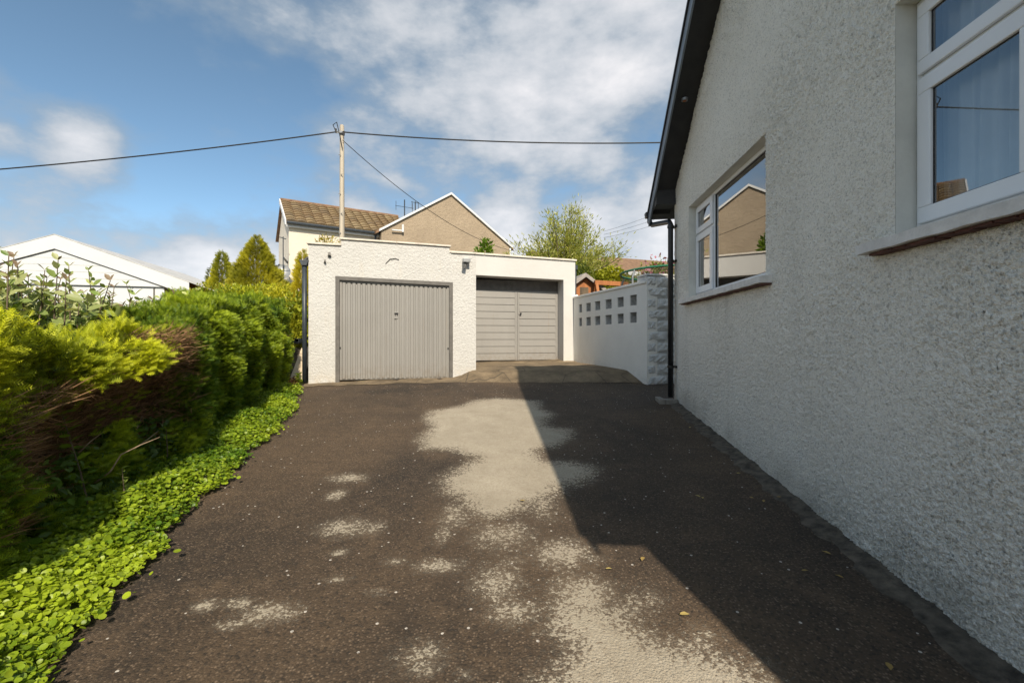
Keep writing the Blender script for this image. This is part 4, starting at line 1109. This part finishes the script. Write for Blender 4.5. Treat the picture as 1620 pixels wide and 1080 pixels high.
for u0 in (0.02, sL_-.02):
    for sg in (-1, 1):
        m = MB(); m.tube([SF.p(u0, .0, sa.z-.07), SF.p(u0+(-.04 if u0 < .5 else .05)*1+.10*sg, sg*.62, gz(13.4)-.02)], .055, 4); m.build('leg', 'cedar_timber', sw)
tcx, tcy = 4.42, 12.1; tz = at_px(1020, 425, 11.3).z
tr = thing('trampoline', 'trampoline with green padded rim and dark safety net behind the block pier', 'trampoline', (tcx, tcy, gz(12.1)))
RT = 1.50
ring = [(tcx+RT*math.cos(2*math.pi*k/40), tcy+RT*math.sin(2*math.pi*k/40)) for k in range(41)]
m = MB(); m.tube([(x, y, tz) for x, y in ring], .028, 8, False); m.build('top_rim', 'green_pad', tr, smooth=True)
m = MB(); m.v = [(x, y, z) for z in (tz-.02, gz(12)+.75) for x, y in ring]; m.f = [(k, k+1, 41+k+1, 41+k) for k in range(40)]; m.build('safety_net', 'safety_net', tr)
m = MB(); m.tube([(x, y, gz(12)+.72) for x, y in ring], .12, 8, False); m.build('padded_edge', 'green_pad', tr)
m = MB(); m.v = [(x, y, gz(12)+.70) for x, y in ring[:-1]]; m.f = [tuple(range(40))]; m.build('jumping_mat', 'black_plastic', tr)
for k in range(6):
    x, y = ring[(k*40)//6+3]; m = MB(); m.tube([(x+.05*(x-tcx), y+.05*(y-tcy), gz(12)), (x+.05*(x-tcx), y+.05*(y-tcy), tz-.2), (x, y, tz)], .025, 8); m.build('net_pole', 'metal_grey', tr)

# ------------------------------------------------------------------ plants
def shrub(name, label, base, center, radii, n, size, tpl, ca, cb, mat='broad_leaf', lump=.25, seed=1, group=None, cat='shrub', up=.2, stems=7, part='foliage', shell=.45, hollow_z=None):
    """leaves through the volume of a lumpy ellipsoid, over a few stems"""
    root = thing(name, label, cat, base, group)
    c = np.array(center); r = np.array(radii)
    d = rnd_dirs(n); lumpf = 1+lump*rough_noise(d*1.0, seed, 2.6, 3)
    rad = RG.uniform(0, 1, n)**shell * lumpf
    P = c + d*r*rad[:, None]
    keep = P[:, 2] > base[2]-.02; P, d, rad = P[keep], d[keep], rad[keep]; k = len(P)
    D = unit(d + RG.normal(size=(k, 3))*.6 + np.array([0, 0, up])); N = unit(np.array([0, 0, 1.0]) + RG.normal(size=(k, 3))*.7)
    f = .5+.35*rough_noise(P, seed+3, 3.0, 2)+RG.normal(size=k)*.2
    leaf_mesh(part, P, D, N, size*RG.uniform(.65, 1.25, k), tpl, tints(k, ca, cb, .18, f), mat, root)
    m = MB(); b = Vector(base)
    for i in range(stems):
        e = Vector(c) + Vector(rnd_dirs(1)[0])*Vector(r).length*.25; e = Vector((e.x, e.y, max(e.z, b.z+.2)))
        mid = b.lerp(e, .5)+Vector((RG.normal()*.06, RG.normal()*.06, 0))
        m.tube([tuple(b+Vector((RG.normal()*.05, RG.normal()*.05, -.05))), tuple(mid), tuple(e)], [.03, .02, .008], 5)
    m.build('stems', 'bark', root)
    return root
def conifer(name, label, base, h, rad, n, size, ca, cb, seed, group=None, tip=1.0):
    root = thing(name, label, 'conifer', base, group)
    t = 1-np.sqrt(RG.uniform(0, 1, n)); t = np.clip(t+RG.uniform(0, .03, n), 0, .995); a = RG.uniform(0, 2*math.pi, n)
    dirs = np.stack([np.cos(a), np.sin(a), t*4], 1)
    prof = rad*np.minimum(1, (t+.05)*7)*(1-t)**.85*(1+.28*rough_noise(dirs, seed, 2.4, 3)+.10*np.sin(t*46+3*np.cos(a*2)))
    rr = prof*RG.uniform(.55, 1.05, n)**.6
    P = np.array(base) + np.stack([np.cos(a)*rr, np.sin(a)*rr, .05*h+t*h*.95], 1)
    D = unit(np.stack([np.cos(a), np.sin(a), np.full(n, .9)], 1)+RG.normal(size=(n, 3))*.40); N = unit(np.stack([-np.sin(a), np.cos(a), np.zeros(n)], 1)+RG.normal(size=(n, 3))*.5)
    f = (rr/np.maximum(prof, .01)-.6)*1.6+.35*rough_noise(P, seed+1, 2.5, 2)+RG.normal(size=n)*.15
    leaf_mesh('crown', P, D, N, size*RG.uniform(.7, 1.3, n), FROND, tints(n, ca, cb, .15, f), 'conifer_foliage', root)
    m = MB(); b = Vector(base); m.tube([tuple(b-Vector((0, 0, .1))), tuple(b+Vector((0, 0, h*.5))), tuple(b+Vector((0, 0, h*.93)))], [.09, .06, .012], 8); m.build('trunk', 'bark', root)
    return root
def on_ground(x, Y): return ((x-810)/FPX*Y, Y, gz(Y))
def topz_px(y, Y): return CZ+(HOR-y)/FPX*Y
b = on_ground(407, 15); conifer('golden_conifer', 'tall golden conifer left of the satellite dish', b, topz_px(376, 15)-b[2], 1.45, 26000, .17, (.20, .21, .016), (.58, .54, .04), 21)
b = on_ground(351, 16); conifer('golden_conifer', 'smaller green conifer standing left of the tall golden one', b, topz_px(400, 16)-b[2], .95, 14000, .16, (.12, .16, .015), (.52, .50, .04), 22)
b = on_ground(333, 16.4); conifer('golden_conifer', 'thin dark conifer tip, leftmost of the three conifers', b, topz_px(424, 16.4)-b[2], .42, 4500, .13, (.035, .065, .012), (.16, .18, .03), 23)
b = on_ground(479, 10.2); conifer('golden_conifer', 'narrow yellow conifer squeezed behind the garage downpipe', b, topz_px(398, 10.2)-b[2], .46, 9000, .13, (.25, .25, .02), (.70, .60, .04), 24)
YG = ((.09, .12, .012), (.36, .36, .03))
for (x, Y, yt, rx, lab, cA, cB, n) in ((385, 13, 455, 1.15, 'yellow green bush below the tall golden conifer', (.20, .25, .015), (.60, .60, .045), 15000),
                                       (437, 12, 460, .85, 'yellow green bush between hedge end and low cream wall', (.22, .25, .015), (.62, .58, .04), 13000),
                                       (322, 15, 462, .9, 'green bush beside the white building roof edge', (.10, .14, .012), (.40, .40, .03), 8000)):
    b = on_ground(x, Y); zt_ = topz_px(yt, Y); shrub('leafy_bush', lab, b, (b[0], b[1], (zt_+b[2])/2+.1), (rx, rx*.8, (zt_-b[2])/2+.1), n, .085, OVAL, cA, cB, seed=int(x))
b = on_ground(462, 9.6); shrub('leafy_bush', 'light green leafy bush beside the garage downpipe', b, (b[0]-.05, b[1], 1.55), (.48, .45, .85), 5200, .085, OVAL, (.13, .18, .012), (.48, .48, .04), seed=77)
b = on_ground(768, 13.5); shrub('leafy_bush', 'small bright green leaf tuft showing above the garage roof', b, (b[0], b[1], topz_px(388, 13.5)-.35), (.26, .26, .55), 700, .11, OVAL, (.08, .16, .012), (.26, .36, .03), seed=78)
b = on_ground(515, 12.6); shrub('leafy_bush', 'yellow sprig peeking above the garage coping beside the pole', b, (b[0], b[1], topz_px(378, 12.6)-.30), (.36, .3, .40), 700, .12, NARROW, (.25, .22, .02), (.5, .40, .04), seed=79)
b = on_ground(965, 17); zt_ = topz_px(420, 17); shrub('clipped_bush', 'rounded yellow green bush behind the swing frame', b, (b[0], b[1], (zt_+b[2])/2), (.95, .8, (zt_-b[2])/2), 11000, .085, ROUND, (.13, .16, .010), (.42, .42, .03), seed=80, lump=.1, shell=.3)
b = on_ground(920, 16); zt_ = topz_px(415, 16); shrub('leafy_bush', 'green bush below the willow, above the playhouse roof', b, (b[0], b[1], (zt_+b[2])/2), (.75, .7, (zt_-b[2])/2), 8000, .085, OVAL, (.05, .085, .012), (.22, .26, .03), seed=81)
b = on_ground(1040, 16); zt_ = topz_px(400, 16); fs = shrub('flowering_shrub', 'pink flowering shrub behind the trampoline', b, (b[0], b[1], (zt_+b[2])/2-.15), (1.0, .8, (zt_-b[2])/2-.1), 8000, .09, OVAL, (.06, .10, .012), (.30, .32, .04), seed=82)
k = 260; d = rnd_dirs(k); d[:, 1] = -np.abs(d[:, 1]); P = np.array((b[0], b[1], (zt_+b[2])/2)) + d*np.array((1.0, .8, (zt_-b[2])/2))*RG.uniform(.7, .98, (k, 1))
fo = leaf_mesh('blossom', P, rnd_dirs(k), rnd_dirs(k), .12*RG.uniform(.6, 1.2, k), ROUND, tints(k, (.45, .12, .20), (.62, .32, .38)), 'petal', fs); fo['kind'] = 'stuff'
# willow
wb_ = on_ground(892, 20); wroot = thing('willow_tree', 'wispy pale green willow behind the set back garage', 'tree', wb_)
m = MB(); tipsP, tipsD = [], []
base = Vector(wb_); crown_c = Vector((wb_[0], 20, topz_px(392, 20)))
m.tube([tuple(base-Vector((0, 0, .2))), tuple(base+Vector((.05, 0, 1.2))), tuple(base+Vector((0, 0, 2.2)))], [.20, .16, .12], 8)
g_ = random.Random(4)
for i in range(84):
    a = g_.uniform(0, 6.28); el = g_.uniform(.15, 1.45); ln = g_.uniform(1.7, 2.9)*(1.0 if el < 1 else 1.12)
    s0 = base+Vector((0, 0, g_.uniform(1.4, 2.3))); dr = Vector((math.cos(a)*math.cos(el), math.sin(a)*math.cos(el)*.8, math.sin(el)))
    pts = [s0]; 
    for q in range(1, 7):
        t = q/6; pts.append(s0 + dr*ln*1.3*t + Vector((g_.gauss(0, .05), g_.gauss(0, .05), -.10*t*t*(1.5-el))))
    m.tube([tuple(p) for p in pts], [.055, .045, .035, .028, .02, .013, .006], 5)
    for q in range(420):
        t = g_.uniform(.25, 1.0)*6; k = min(5, int(t)); p = pts[k].lerp(pts[k+1], t-k); sd = Vector((g_.gauss(0, 1), g_.gauss(0, 1), g_.gauss(.5, .7))).normalized()
        tipsP.append(p+sd*abs(g_.gauss(0, .30))); tipsD.append(sd+dr*.8)
m.build('trunk', 'bark', wroot)
P = np.array([tuple(p) for p in tipsP]); k = len(P)
leaf_mesh('crown', P, np.array([tuple(p) for p in tipsD]), rnd_dirs(k), .17*RG.uniform(.6, 1.3, k), NARROW, tints(k, (.18, .23, .04), (.48, .47, .11)), 'broad_leaf', wroot)

# ------------------------------------------------------------------ the hedge along the drive
hedge = thing('conifer_hedge', 'long golden green conifer hedge with a bare brown hollow along the drive', 'hedge', HD.p(4, -.4, gz(4)))
hd, hn = np.array((HD.d.x, HD.d.y, 0)), np.array((HD.nn.x, HD.nn.y, 0)); ho = np.array((HD.o.x, HD.o.y, 0))
def hedge_pt(u, n, h):
    q = ho[None]+hd[None]*u[:, None]+hn[None]*n[:, None]; q[:, 2] = SLOPE*q[:, 1]+h; return q
def htop(u): return .80+.20*np.clip((u-2.2)/1.0, 0, 1)
def hollow(u):      # 1 where the face is bare and brown
    return np.clip((u-2.45)/.5, 0, 1)*np.clip((4.65-u)/.5, 0, 1)
def gap_top(u): return np.exp(-((u-3.95)/.36)**2)
def bulge(u, h):
    near = hollow(u)
    prof_far = .10*np.sin(np.clip(h/1.5, 0, 1)*math.pi)+.04
    prof_near = np.where(h > htop(u), .15, -.13+.10*np.clip((h-htop(u)+.25)/.25, 0, 1)+.10*np.clip((.45-h)/.3, 0, 1))
    return prof_far*(1-near)+prof_near*near
HT = 1.36
def hedge_layer(n, depth, sz, ca, cb, seed, dens=1.0):
    u = RG.uniform(-1.4, 8.45, n); kind = RG.uniform(0, 1, n)
    ht = HT + .035*np.maximum(0, u-3.5) + .05*np.sin(u*1.3)+.04*np.sin(u*3.1+1) - .10*gap_top(u) - .03*hollow(u)
    face = kind < .60
    h = np.where(face, RG.uniform(0.04, 1, n)**.9*ht, ht); nn_ = np.where(face, bulge(u, h), .12-RG.uniform(0, 1, n)*1.0)
    round_ = np.clip((h-ht+.16)/.16, 0, 1)*face; nn_ = nn_-.10*round_**2
    P = hedge_pt(u, nn_, h)
    lump = rough_noise(P, 31, 4.2, 3)
    out = np.where(face[:, None], hn[None]+np.array([0, 0, .15]), np.array([[0, 0, 1.0]]))
    P = P + out*((.125*lump+.05*np.sin(u*7.0+3*lump)) - depth*RG.uniform(0, 1, n))[:, None]
    bare = hollow(u)*face*(h < htop(u)+.04*np.sin(u*5)+.05*lump)*(h > .36+.25*lump) + gap_top(u)*(RG.uniform(0, 1, n) < .6)*((h > .7))
    keep = (bare < .5) | (RG.uniform(0, 1, n) < .035)
    # a few living sprays at the foot of the hollow
    foot = (hollow(u) > .5) & face & (h < .36) & (RG.uniform(0, 1, n) < .30) & (lump > .1)
    keep |= foot
    P, u, h, lump, out, face = P[keep], u[keep], h[keep], lump[keep], out[keep], face[keep]; k = len(P)
    D = unit(out*.9 + np.array([0, 0, .18]) + hd[None]*RG.normal(size=(k, 1))*.7 + RG.normal(size=(k, 3))*.35)
    N = unit(np.array([.1, -.45, .8]) + hn[None]*.15 + RG.normal(size=(k, 3))*.5)
    gold = np.clip((4.3-u)/1.0, 0, 1)*np.clip((h-.72)/.3, 0, 1)*.75 + gap_top(u)*.5*(h > 1.0)
    f = .36+.42*lump+RG.normal(size=k)*.19+.5*gold
    return leaf_mesh('foliage', P, D, N, sz*RG.uniform(.65, 1.35, k), FROND, np.clip(tints(k, ca, cb, .14, f)*(1+gold[:, None]*np.array([[.50, .24, .0]])), 0, .85), 'conifer_foliage', hedge)
hedge_layer(105000, .05, .070, (.05, .12, .010), (.46, .56, .030), 1)
hedge_layer(20000, -.06, .062, (.07, .15, .012), (.42, .52, .034), 3)
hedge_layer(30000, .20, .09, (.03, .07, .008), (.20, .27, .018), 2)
# solid core coloured as the shade inside the hedge, hiding its far side
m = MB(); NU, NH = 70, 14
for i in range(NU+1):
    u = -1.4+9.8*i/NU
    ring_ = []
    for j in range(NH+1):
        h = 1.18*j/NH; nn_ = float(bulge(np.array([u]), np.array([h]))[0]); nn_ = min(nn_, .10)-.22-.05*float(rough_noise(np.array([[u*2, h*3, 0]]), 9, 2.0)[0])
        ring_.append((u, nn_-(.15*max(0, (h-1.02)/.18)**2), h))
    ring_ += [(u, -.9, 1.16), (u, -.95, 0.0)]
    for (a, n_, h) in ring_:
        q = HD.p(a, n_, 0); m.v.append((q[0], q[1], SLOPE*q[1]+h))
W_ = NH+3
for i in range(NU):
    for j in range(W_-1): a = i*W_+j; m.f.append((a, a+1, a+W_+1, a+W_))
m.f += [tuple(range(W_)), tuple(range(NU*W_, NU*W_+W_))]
plain('core_shade', (.050, .034, .022), .95, .5, 16, bump=1.0, bscale=30)
m.build('shaded_core', 'core_shade', hedge, smooth=True)
def twigs(n, umin, umax, h0, h1, extra, lng):
    u = RG.uniform(umin, umax, n); h = RG.uniform(h0, h1, n)
    P = hedge_pt(u, bulge(u, h)-.18+RG.uniform(-.08, .15, n)+extra, h)
    D = unit(hd[None]*RG.uniform(.2, 1, (n, 1))*np.sign(RG.uniform(-.35, 1, (n, 1))) + hn[None]*RG.uniform(.0, .7, (n, 1)) + np.array([0, 0, 1.0])*RG.normal(.22, .28, (n, 1)))
    return P, D, RG.uniform(.5, 1.2, n)*lng
parts = [twigs(14000, 2.3, 4.7, .25, 1.04, .03, .14), twigs(2200, 3.5, 4.5, .8, 1.30, .10, .15), twigs(500, 6.4, 8.4, .5, 1.0, .06, .12)]
P = np.concatenate([p[0] for p in parts]); D = np.concatenate([p[1] for p in parts]); S_ = np.concatenate([p[2] for p in parts]); k = len(P)
tw_o = leaf_mesh('dead_twigs', P, D, rnd_dirs(k), S_, TWIG, tints(k, (.10, .050, .022), (.34, .20, .10), .3), 'dry_twig', hedge); tw_o['kind'] = 'stuff'
m = MB(); g_ = random.Random(9)
for i in range(9):
    u = g_.uniform(2.5, 4.5); q = Vector(HD.p(u, -.20+g_.uniform(-.04, .08), 0)); q.z = SLOPE*q.y+.05; pts = [q]; dv = Vector((g_.gauss(0, .3), g_.gauss(0, .3), 1))
    for t in range(6):
        dv = (dv+Vector((g_.gauss(0, .55), g_.gauss(.15, .55), g_.gauss(.1, .3)))).normalized(); pts.append(pts[-1]+dv*.13)
    m.tube([tuple(p) for p in pts], [.009, .008, .007, .006, .005, .004, .002], 5)
plain('bare_stem', (.30, .22, .15), .9, .35, 30)
sb2 = m.build('branches', 'bare_stem', hedge); sb2['kind'] = 'stuff'

k = 5200; u = RG.uniform(.6, 4.9, k); h = RG.uniform(.03, 1, k)**1.3*.52; n_ = -.02-.20*h+.10*RG.normal(size=k)*.6
P = hedge_pt(u, n_, h); D = rnd_dirs(k)*.8+hn[None]*.6; D[:, 2] -= .1; N = unit(hn[None]*.7+np.array([0, -.2, .8])+RG.normal(size=(k, 3))*.45)
leaf_mesh('low_foliage', P, D, N, .062*RG.uniform(.5, 1.25, k), OVAL, tints(k, (.035, .085, .012), (.15, .25, .03), .2, .4+.3*rough_noise(P, 51, 3.5, 2)+RG.normal(size=k)*.2), 'broad_leaf', hedge)

# leafy shrub standing behind the hedge, its shoots above the hedge top; the biggest leaves are pieces of their own
vib = thing('viburnum_shrub', 'grey green broad-leaved shrub with upright shoots rising behind the near hedge', 'shrub', HD.p(3.6, -1.15, gz(3.6)))
m = MB(); LP, LD, LN, LS, LF = [], [], [], [], []
for i in range(360):
    u = 1.5+RG.uniform(0, 1)**.9*5.2; n_ = -.42-RG.uniform(0, 1)*1.15
    q = np.array(HD.p(u, n_, 0)); q[2] = SLOPE*q[1]
    hh = 1.53+.16*RG.normal()*.6 + .16*math.exp(-((u-3.1)/1.0)**2) - .10*max(0, u-4.8)
    if RG.uniform() < .22: hh += RG.uniform(.08, .22)
    lean = RG.normal(size=2)*.22
    p0 = q+np.array([0, 0, .75]); p1 = q+np.array([lean[0], lean[1], hh])
    m.tube([tuple(p0), tuple((p0+p1)/2+np.array([lean[1]*.3, lean[0]*.3, 0])), tuple(p1)], [.009, .006, .003], 5)
    npair = 13
    for j in range(npair):
        t = .25+.75*(j/(npair-1)); p = p0*(1-t)+p1*t; a0_ = j*1.57+RG.uniform(0, .5)
        for sg in (0, math.pi):
            a = a0_+sg; upv = .55+.8*max(0, t-.8)*4
            LP.append(p); LD.append((math.cos(a), math.sin(a), upv+RG.normal()*.55)); LN.append((-math.cos(a)*.8+RG.normal()*.5+.2, -math.sin(a)*.8+RG.normal()*.5-.6, .8)); LS.append((.098 if t < .92 else .06)*RG.uniform(.7, 1.25)); LF.append(t)
m.build('shoots', 'bark', vib)['kind'] = 'stuff'
LP, LD, LN, LS, LF = map(np.array, (LP, LD, LN, LS, LF))
tn = tints(len(LP), (.15, .25, .04), (.46, .50, .20), .2, .35+.3*RG.normal(size=len(LP))+.35*(LF-.5)*2)
tipm = (LF > .96) & (RG.uniform(0, 1, len(LP)) < .6); tn[tipm] = tints(int(tipm.sum()), (.20, .13, .09), (.30, .24, .15))
hz = LP[:, 2]-SLOPE*LP[:, 1]; vis = np.where((LP[:, 1] > 2.0) & (hz > 1.42) & (LP[:, 0]/LP[:, 1] > -1.14), LS/LP[:, 1], 0); order = np.argsort(-vis); big, rest = order[:300], order[300:]
lo_ = leaf_mesh('foliage', LP[rest], LD[rest], LN[rest], LS[rest], OVAL, tn[rest], 'broad_leaf', vib); lo_['kind'] = 'stuff'
proto = []
for c in ((.14, .22, .04), (.22, .29, .08), (.30, .35, .13), (.38, .41, .18), (.26, .19, .12)):
    o_ = leaf_mesh('leaf', np.zeros((1, 3)), np.array([[1., 0, 0]]), np.array([[0, 0, 1.]]), 1.0, OVAL, np.array([c]), 'broad_leaf'); proto.append((np.array(c), o_.data)); bpy.data.objects.remove(o_)
from mathutils import Matrix
for i in big:
    d_ = Vector(LD[i]).normalized(); s_ = Vector(LN[i]).cross(d_).normalized(); n2 = d_.cross(s_)
    mt = Matrix((d_, s_, n2)).transposed()
    mesh = min(proto, key=lambda c: float(np.abs(c[0]-tn[i]).sum()))[1]
    place('leaf', mesh, vib, LP[i], mt.to_euler(), (LS[i],)*3)

# ground cover along the edge of the drive
n = 66000; y = RG.uniform(.9, 9.0, n)**1.0; ed = np.interp(y, [e[0] for e in EDGE], [e[1] for e in EDGE]) + .035*np.sin(y*5.1)+.03*np.sin(y*11.7+1)+.02*np.sin(y*23)
w = RG.uniform(0, 1, n)**.85*1.0; x = ed-w-.02+.05*RG.normal(size=n)*(RG.uniform(0, 1, n) < .12)
h = .03+.13*np.clip(w/.25, 0, 1)*(.75+.4*rough_noise(np.stack([x, y, 0*y], 1), 41, 4.0, 2)); h *= RG.uniform(.55, 1.05, n); h *= np.clip((9.2-y)/1.2, .4, 1)
P = np.stack([x, y, SLOPE*y+.03+h], 1); D = rnd_dirs(n); D[:, 2] = D[:, 2]*.35-.05; N = unit(np.array([.25, -.15, 1.0])+RG.normal(size=(n, 3))*.5)
sz = .030*RG.uniform(.35, 1.0, n)**.5*RG.choice([.7, 1.0, 1.35], n, p=[.35, .45, .2])*np.clip(1.15-.03*y, .8, 1.1)
gc = leaf_mesh('ground_cover', P, D, N, sz, ROUND, tints(n, (.085, .17, .010), (.36, .46, .028), .2, .5+.4*rough_noise(P, 43, 3.0, 2)+RG.normal(size=n)*.22), 'broad_leaf'); gc['kind'] = 'stuff'; gc['label'] = 'bright round-leaved ground cover edging the drive'
# upright leafy sprigs growing through it, and the broad-leaved shoot in front of the hollow
def sprig(label, px, py, Y, height, nl, ls, ca, cb, group=None):
    b = at_px(px, py, Y); b.z = gz(Y); root = thing('leafy_sprig', label, 'plant', tuple(b), group)
    m = MB(); lean = Vector((RG.normal()*.12+.08, RG.normal()*.10-.05, 1)); tp = b+lean*height; md = b.lerp(tp, .5)+Vector((.03, -.02, 0))
    m.tube([tuple(b-Vector((0, 0, .03))), tuple(md), tuple(tp)], [.006, .005, .002], 5); m.build('stem', 'bark', root)
    for j in range(nl):
        t = .35+.65*j/(nl-1); p = b.lerp(md, t*2) if t < .5 else md.lerp(tp, t*2-1); a = j*2.4+RG.uniform(0, .6)
        d_ = Vector((math.cos(a), math.sin(a), .25+.3*RG.normal())).normalized(); nv = Vector((RG.normal()*.25, RG.normal()*.25-.2, 1)); s_ = nv.cross(d_).normalized(); n2 = d_.cross(s_)
        o_ = leaf_mesh('leaf', np.zeros((1, 3)), np.array([tuple(d_)]), np.array([tuple(n2)]), ls*RG.uniform(.7, 1.2), OVAL if j % 3 else ROUND, tints(1, ca, cb), 'broad_leaf')
        o_.parent = root; o_.location = p-b
    return root
sprig('broad yellow green shoot in front of the brown hollow of the hedge', 150, 800, 3.15, .80, 22, .085, (.12, .22, .012), (.26, .36, .025))
sprig('dark leafy shoot low at the left edge, before the hedge', 52, 850, 2.75, .55, 16, .085, (.05, .11, .015), (.14, .22, .03))
sprig('short pale sprig standing in the sunlit ground cover', 195, 850, 3.25, .36, 12, .05, (.20, .30, .05), (.30, .38, .09))
sprig('slim sprig between hedge foot and ground cover, right of the hollow', 262, 760, 4.1, .42, 10, .06, (.16, .26, .02), (.28, .36, .03))
sprig('leafy tuft at the corner of the garage by the downpipe', 470, 606, 8.35, .24, 22, .09, (.14, .22, .02), (.30, .38, .03))
sprig('low yellow green tuft where the hedge meets the garage', 447, 612, 8.2, .30, 20, .09, (.16, .22, .02), (.34, .38, .03))
# leaf litter at the end of the hedge
k = 500; y = RG.uniform(7.9, 8.7, k); x = np.interp(y, [e[0] for e in EDGE], [e[1] for e in EDGE])-RG.uniform(.1, .7, k)
P = np.stack([x, y, SLOPE*y+.09+RG.uniform(0, .03, k)], 1); N = unit(np.array([0, 0, 1.0])+RG.normal(size=(k, 3))*.4)
lt = leaf_mesh('leaf_litter', P, rnd_dirs(k), N, .06*RG.uniform(.5, 1.2, k), OVAL, tints(k, (.22, .085, .03), (.42, .20, .07)), 'dry_twig'); lt['kind'] = 'stuff'; lt['label'] = 'brown fallen leaves at the end of the hedge'

# ------------------------------------------------------------------ timber and pipes stacked by the garage corner
TF = Frame(at_px(470, 590, 8.75).xy, GD, GN)
zg = gz(8.7)
for i, (u0, tilt, h) in enumerate(((-.14, .17, .62), (-.055, .15, .64), (.03, .13, .60))):
    m = MB(); b = len(m.v)
    c_ = [(u0, .0), (u0+.082, .0), (u0+.082, .022), (u0, .022)]
    for (uu, nn_) in c_: m.v.append(TF.p(uu, nn_+.02*i*0, zg+.05))
    for (uu, nn_) in c_: m.v.append(TF.p(uu+tilt, nn_-.30, zg+.05+h))
    m.f = [(0, 1, 2, 3)[::-1], (4, 5, 6, 7), (0, 1, 5, 4), (1, 2, 6, 5), (2, 3, 7, 6), (3, 0, 4, 7)]
    tag(m.build('timber_board', 'pale_board'), ('leftmost', 'middle', 'rightmost')[i]+' pale timber board leaning beside the garage downpipe', 'board', 'leaning boards')
for i, (x, y) in enumerate(((461.5, 541), (469.5, 538.5))):
    c = at_px(x, y, 8.95); m = MB(); s = .038; fr = Frame(c.xy, (1, .1), (.1, -1))
    for (a0_, a1_, z0, z1) in ((-s, s, -s, -s+.007), (-s, s, s-.007, s), (-s, -s+.007, -s+.007, s-.007), (s-.007, s, -s+.007, s-.007)): m.box(fr, a0_, a1_, -1.3, .0, c.z+z0, c.z+z1)
    tag(m.build('square_pipe', 'slate_pipe'), ('left', 'right')[i]+' one of two dark square pipes poking out above the leaning boards', 'pipe', 'square pipes')
c = at_px(462, 560, 9.1); m = MB(); 
fr = Frame(c.xy, GD, GN); m.box(fr, -.22, .28, -.35, .02, gz(9)-.02, at_px(465, 547, 8.95).z-.045); tag(m.build('brick_stack', 'grey_cement', bevel=.01), 'low dark block stack carrying the square pipes', 'blocks')
a_, b_ = at_px(449, 500.5, 9.7), at_px(479, 499.5, 9.9)
rl = thing('white_rail', 'thin white horizontal rail between hedge end and garage', 'rail', (a_.x, a_.y, gz(9.7)))
m = MB(); m.tube([tuple(a_), tuple(b_)], .022, 8); m.build('bar', 'white_fascia', rl)
for p in (a_, b_): m = MB(); m.tube([(p.x, p.y+.03, gz(9.7)-.05), (p.x, p.y+.03, p.z+.01)], .024, 8); m.build('post', 'white_fascia', rl)

# fallen leaves on the drive
g_ = random.Random(12)
lv = bpy.data.meshes.new('fallen_leaf')
for q, (x, y) in enumerate(((822, 796), (1108, 790), (1092, 678), (1165, 752), (1192, 792), (1208, 795), (1268, 908), (1315, 882), (1404, 1055), (1075, 978), (1238, 792), (1018, 886), (958, 905), (1335, 920), (1112, 790), (1180, 700))):
    X, Y = gpx(x, y); o_ = leaf_mesh('fallen_leaf', np.zeros((1, 3)), np.array([[math.cos(q*2.1), math.sin(q*2.1), .05]]), np.array([[.1*math.sin(q), .1*math.cos(q), 1.]]), g_.uniform(.035, .06), OVAL, tints(1, (.30, .20, .06), (.50, .40, .14)), 'dry_twig')
    o_.location = (X, Y, gz(Y)+.022); tag(o_, 'small dry yellow brown leaf lying on the dark drive', 'leaf', 'fallen leaves on the drive')
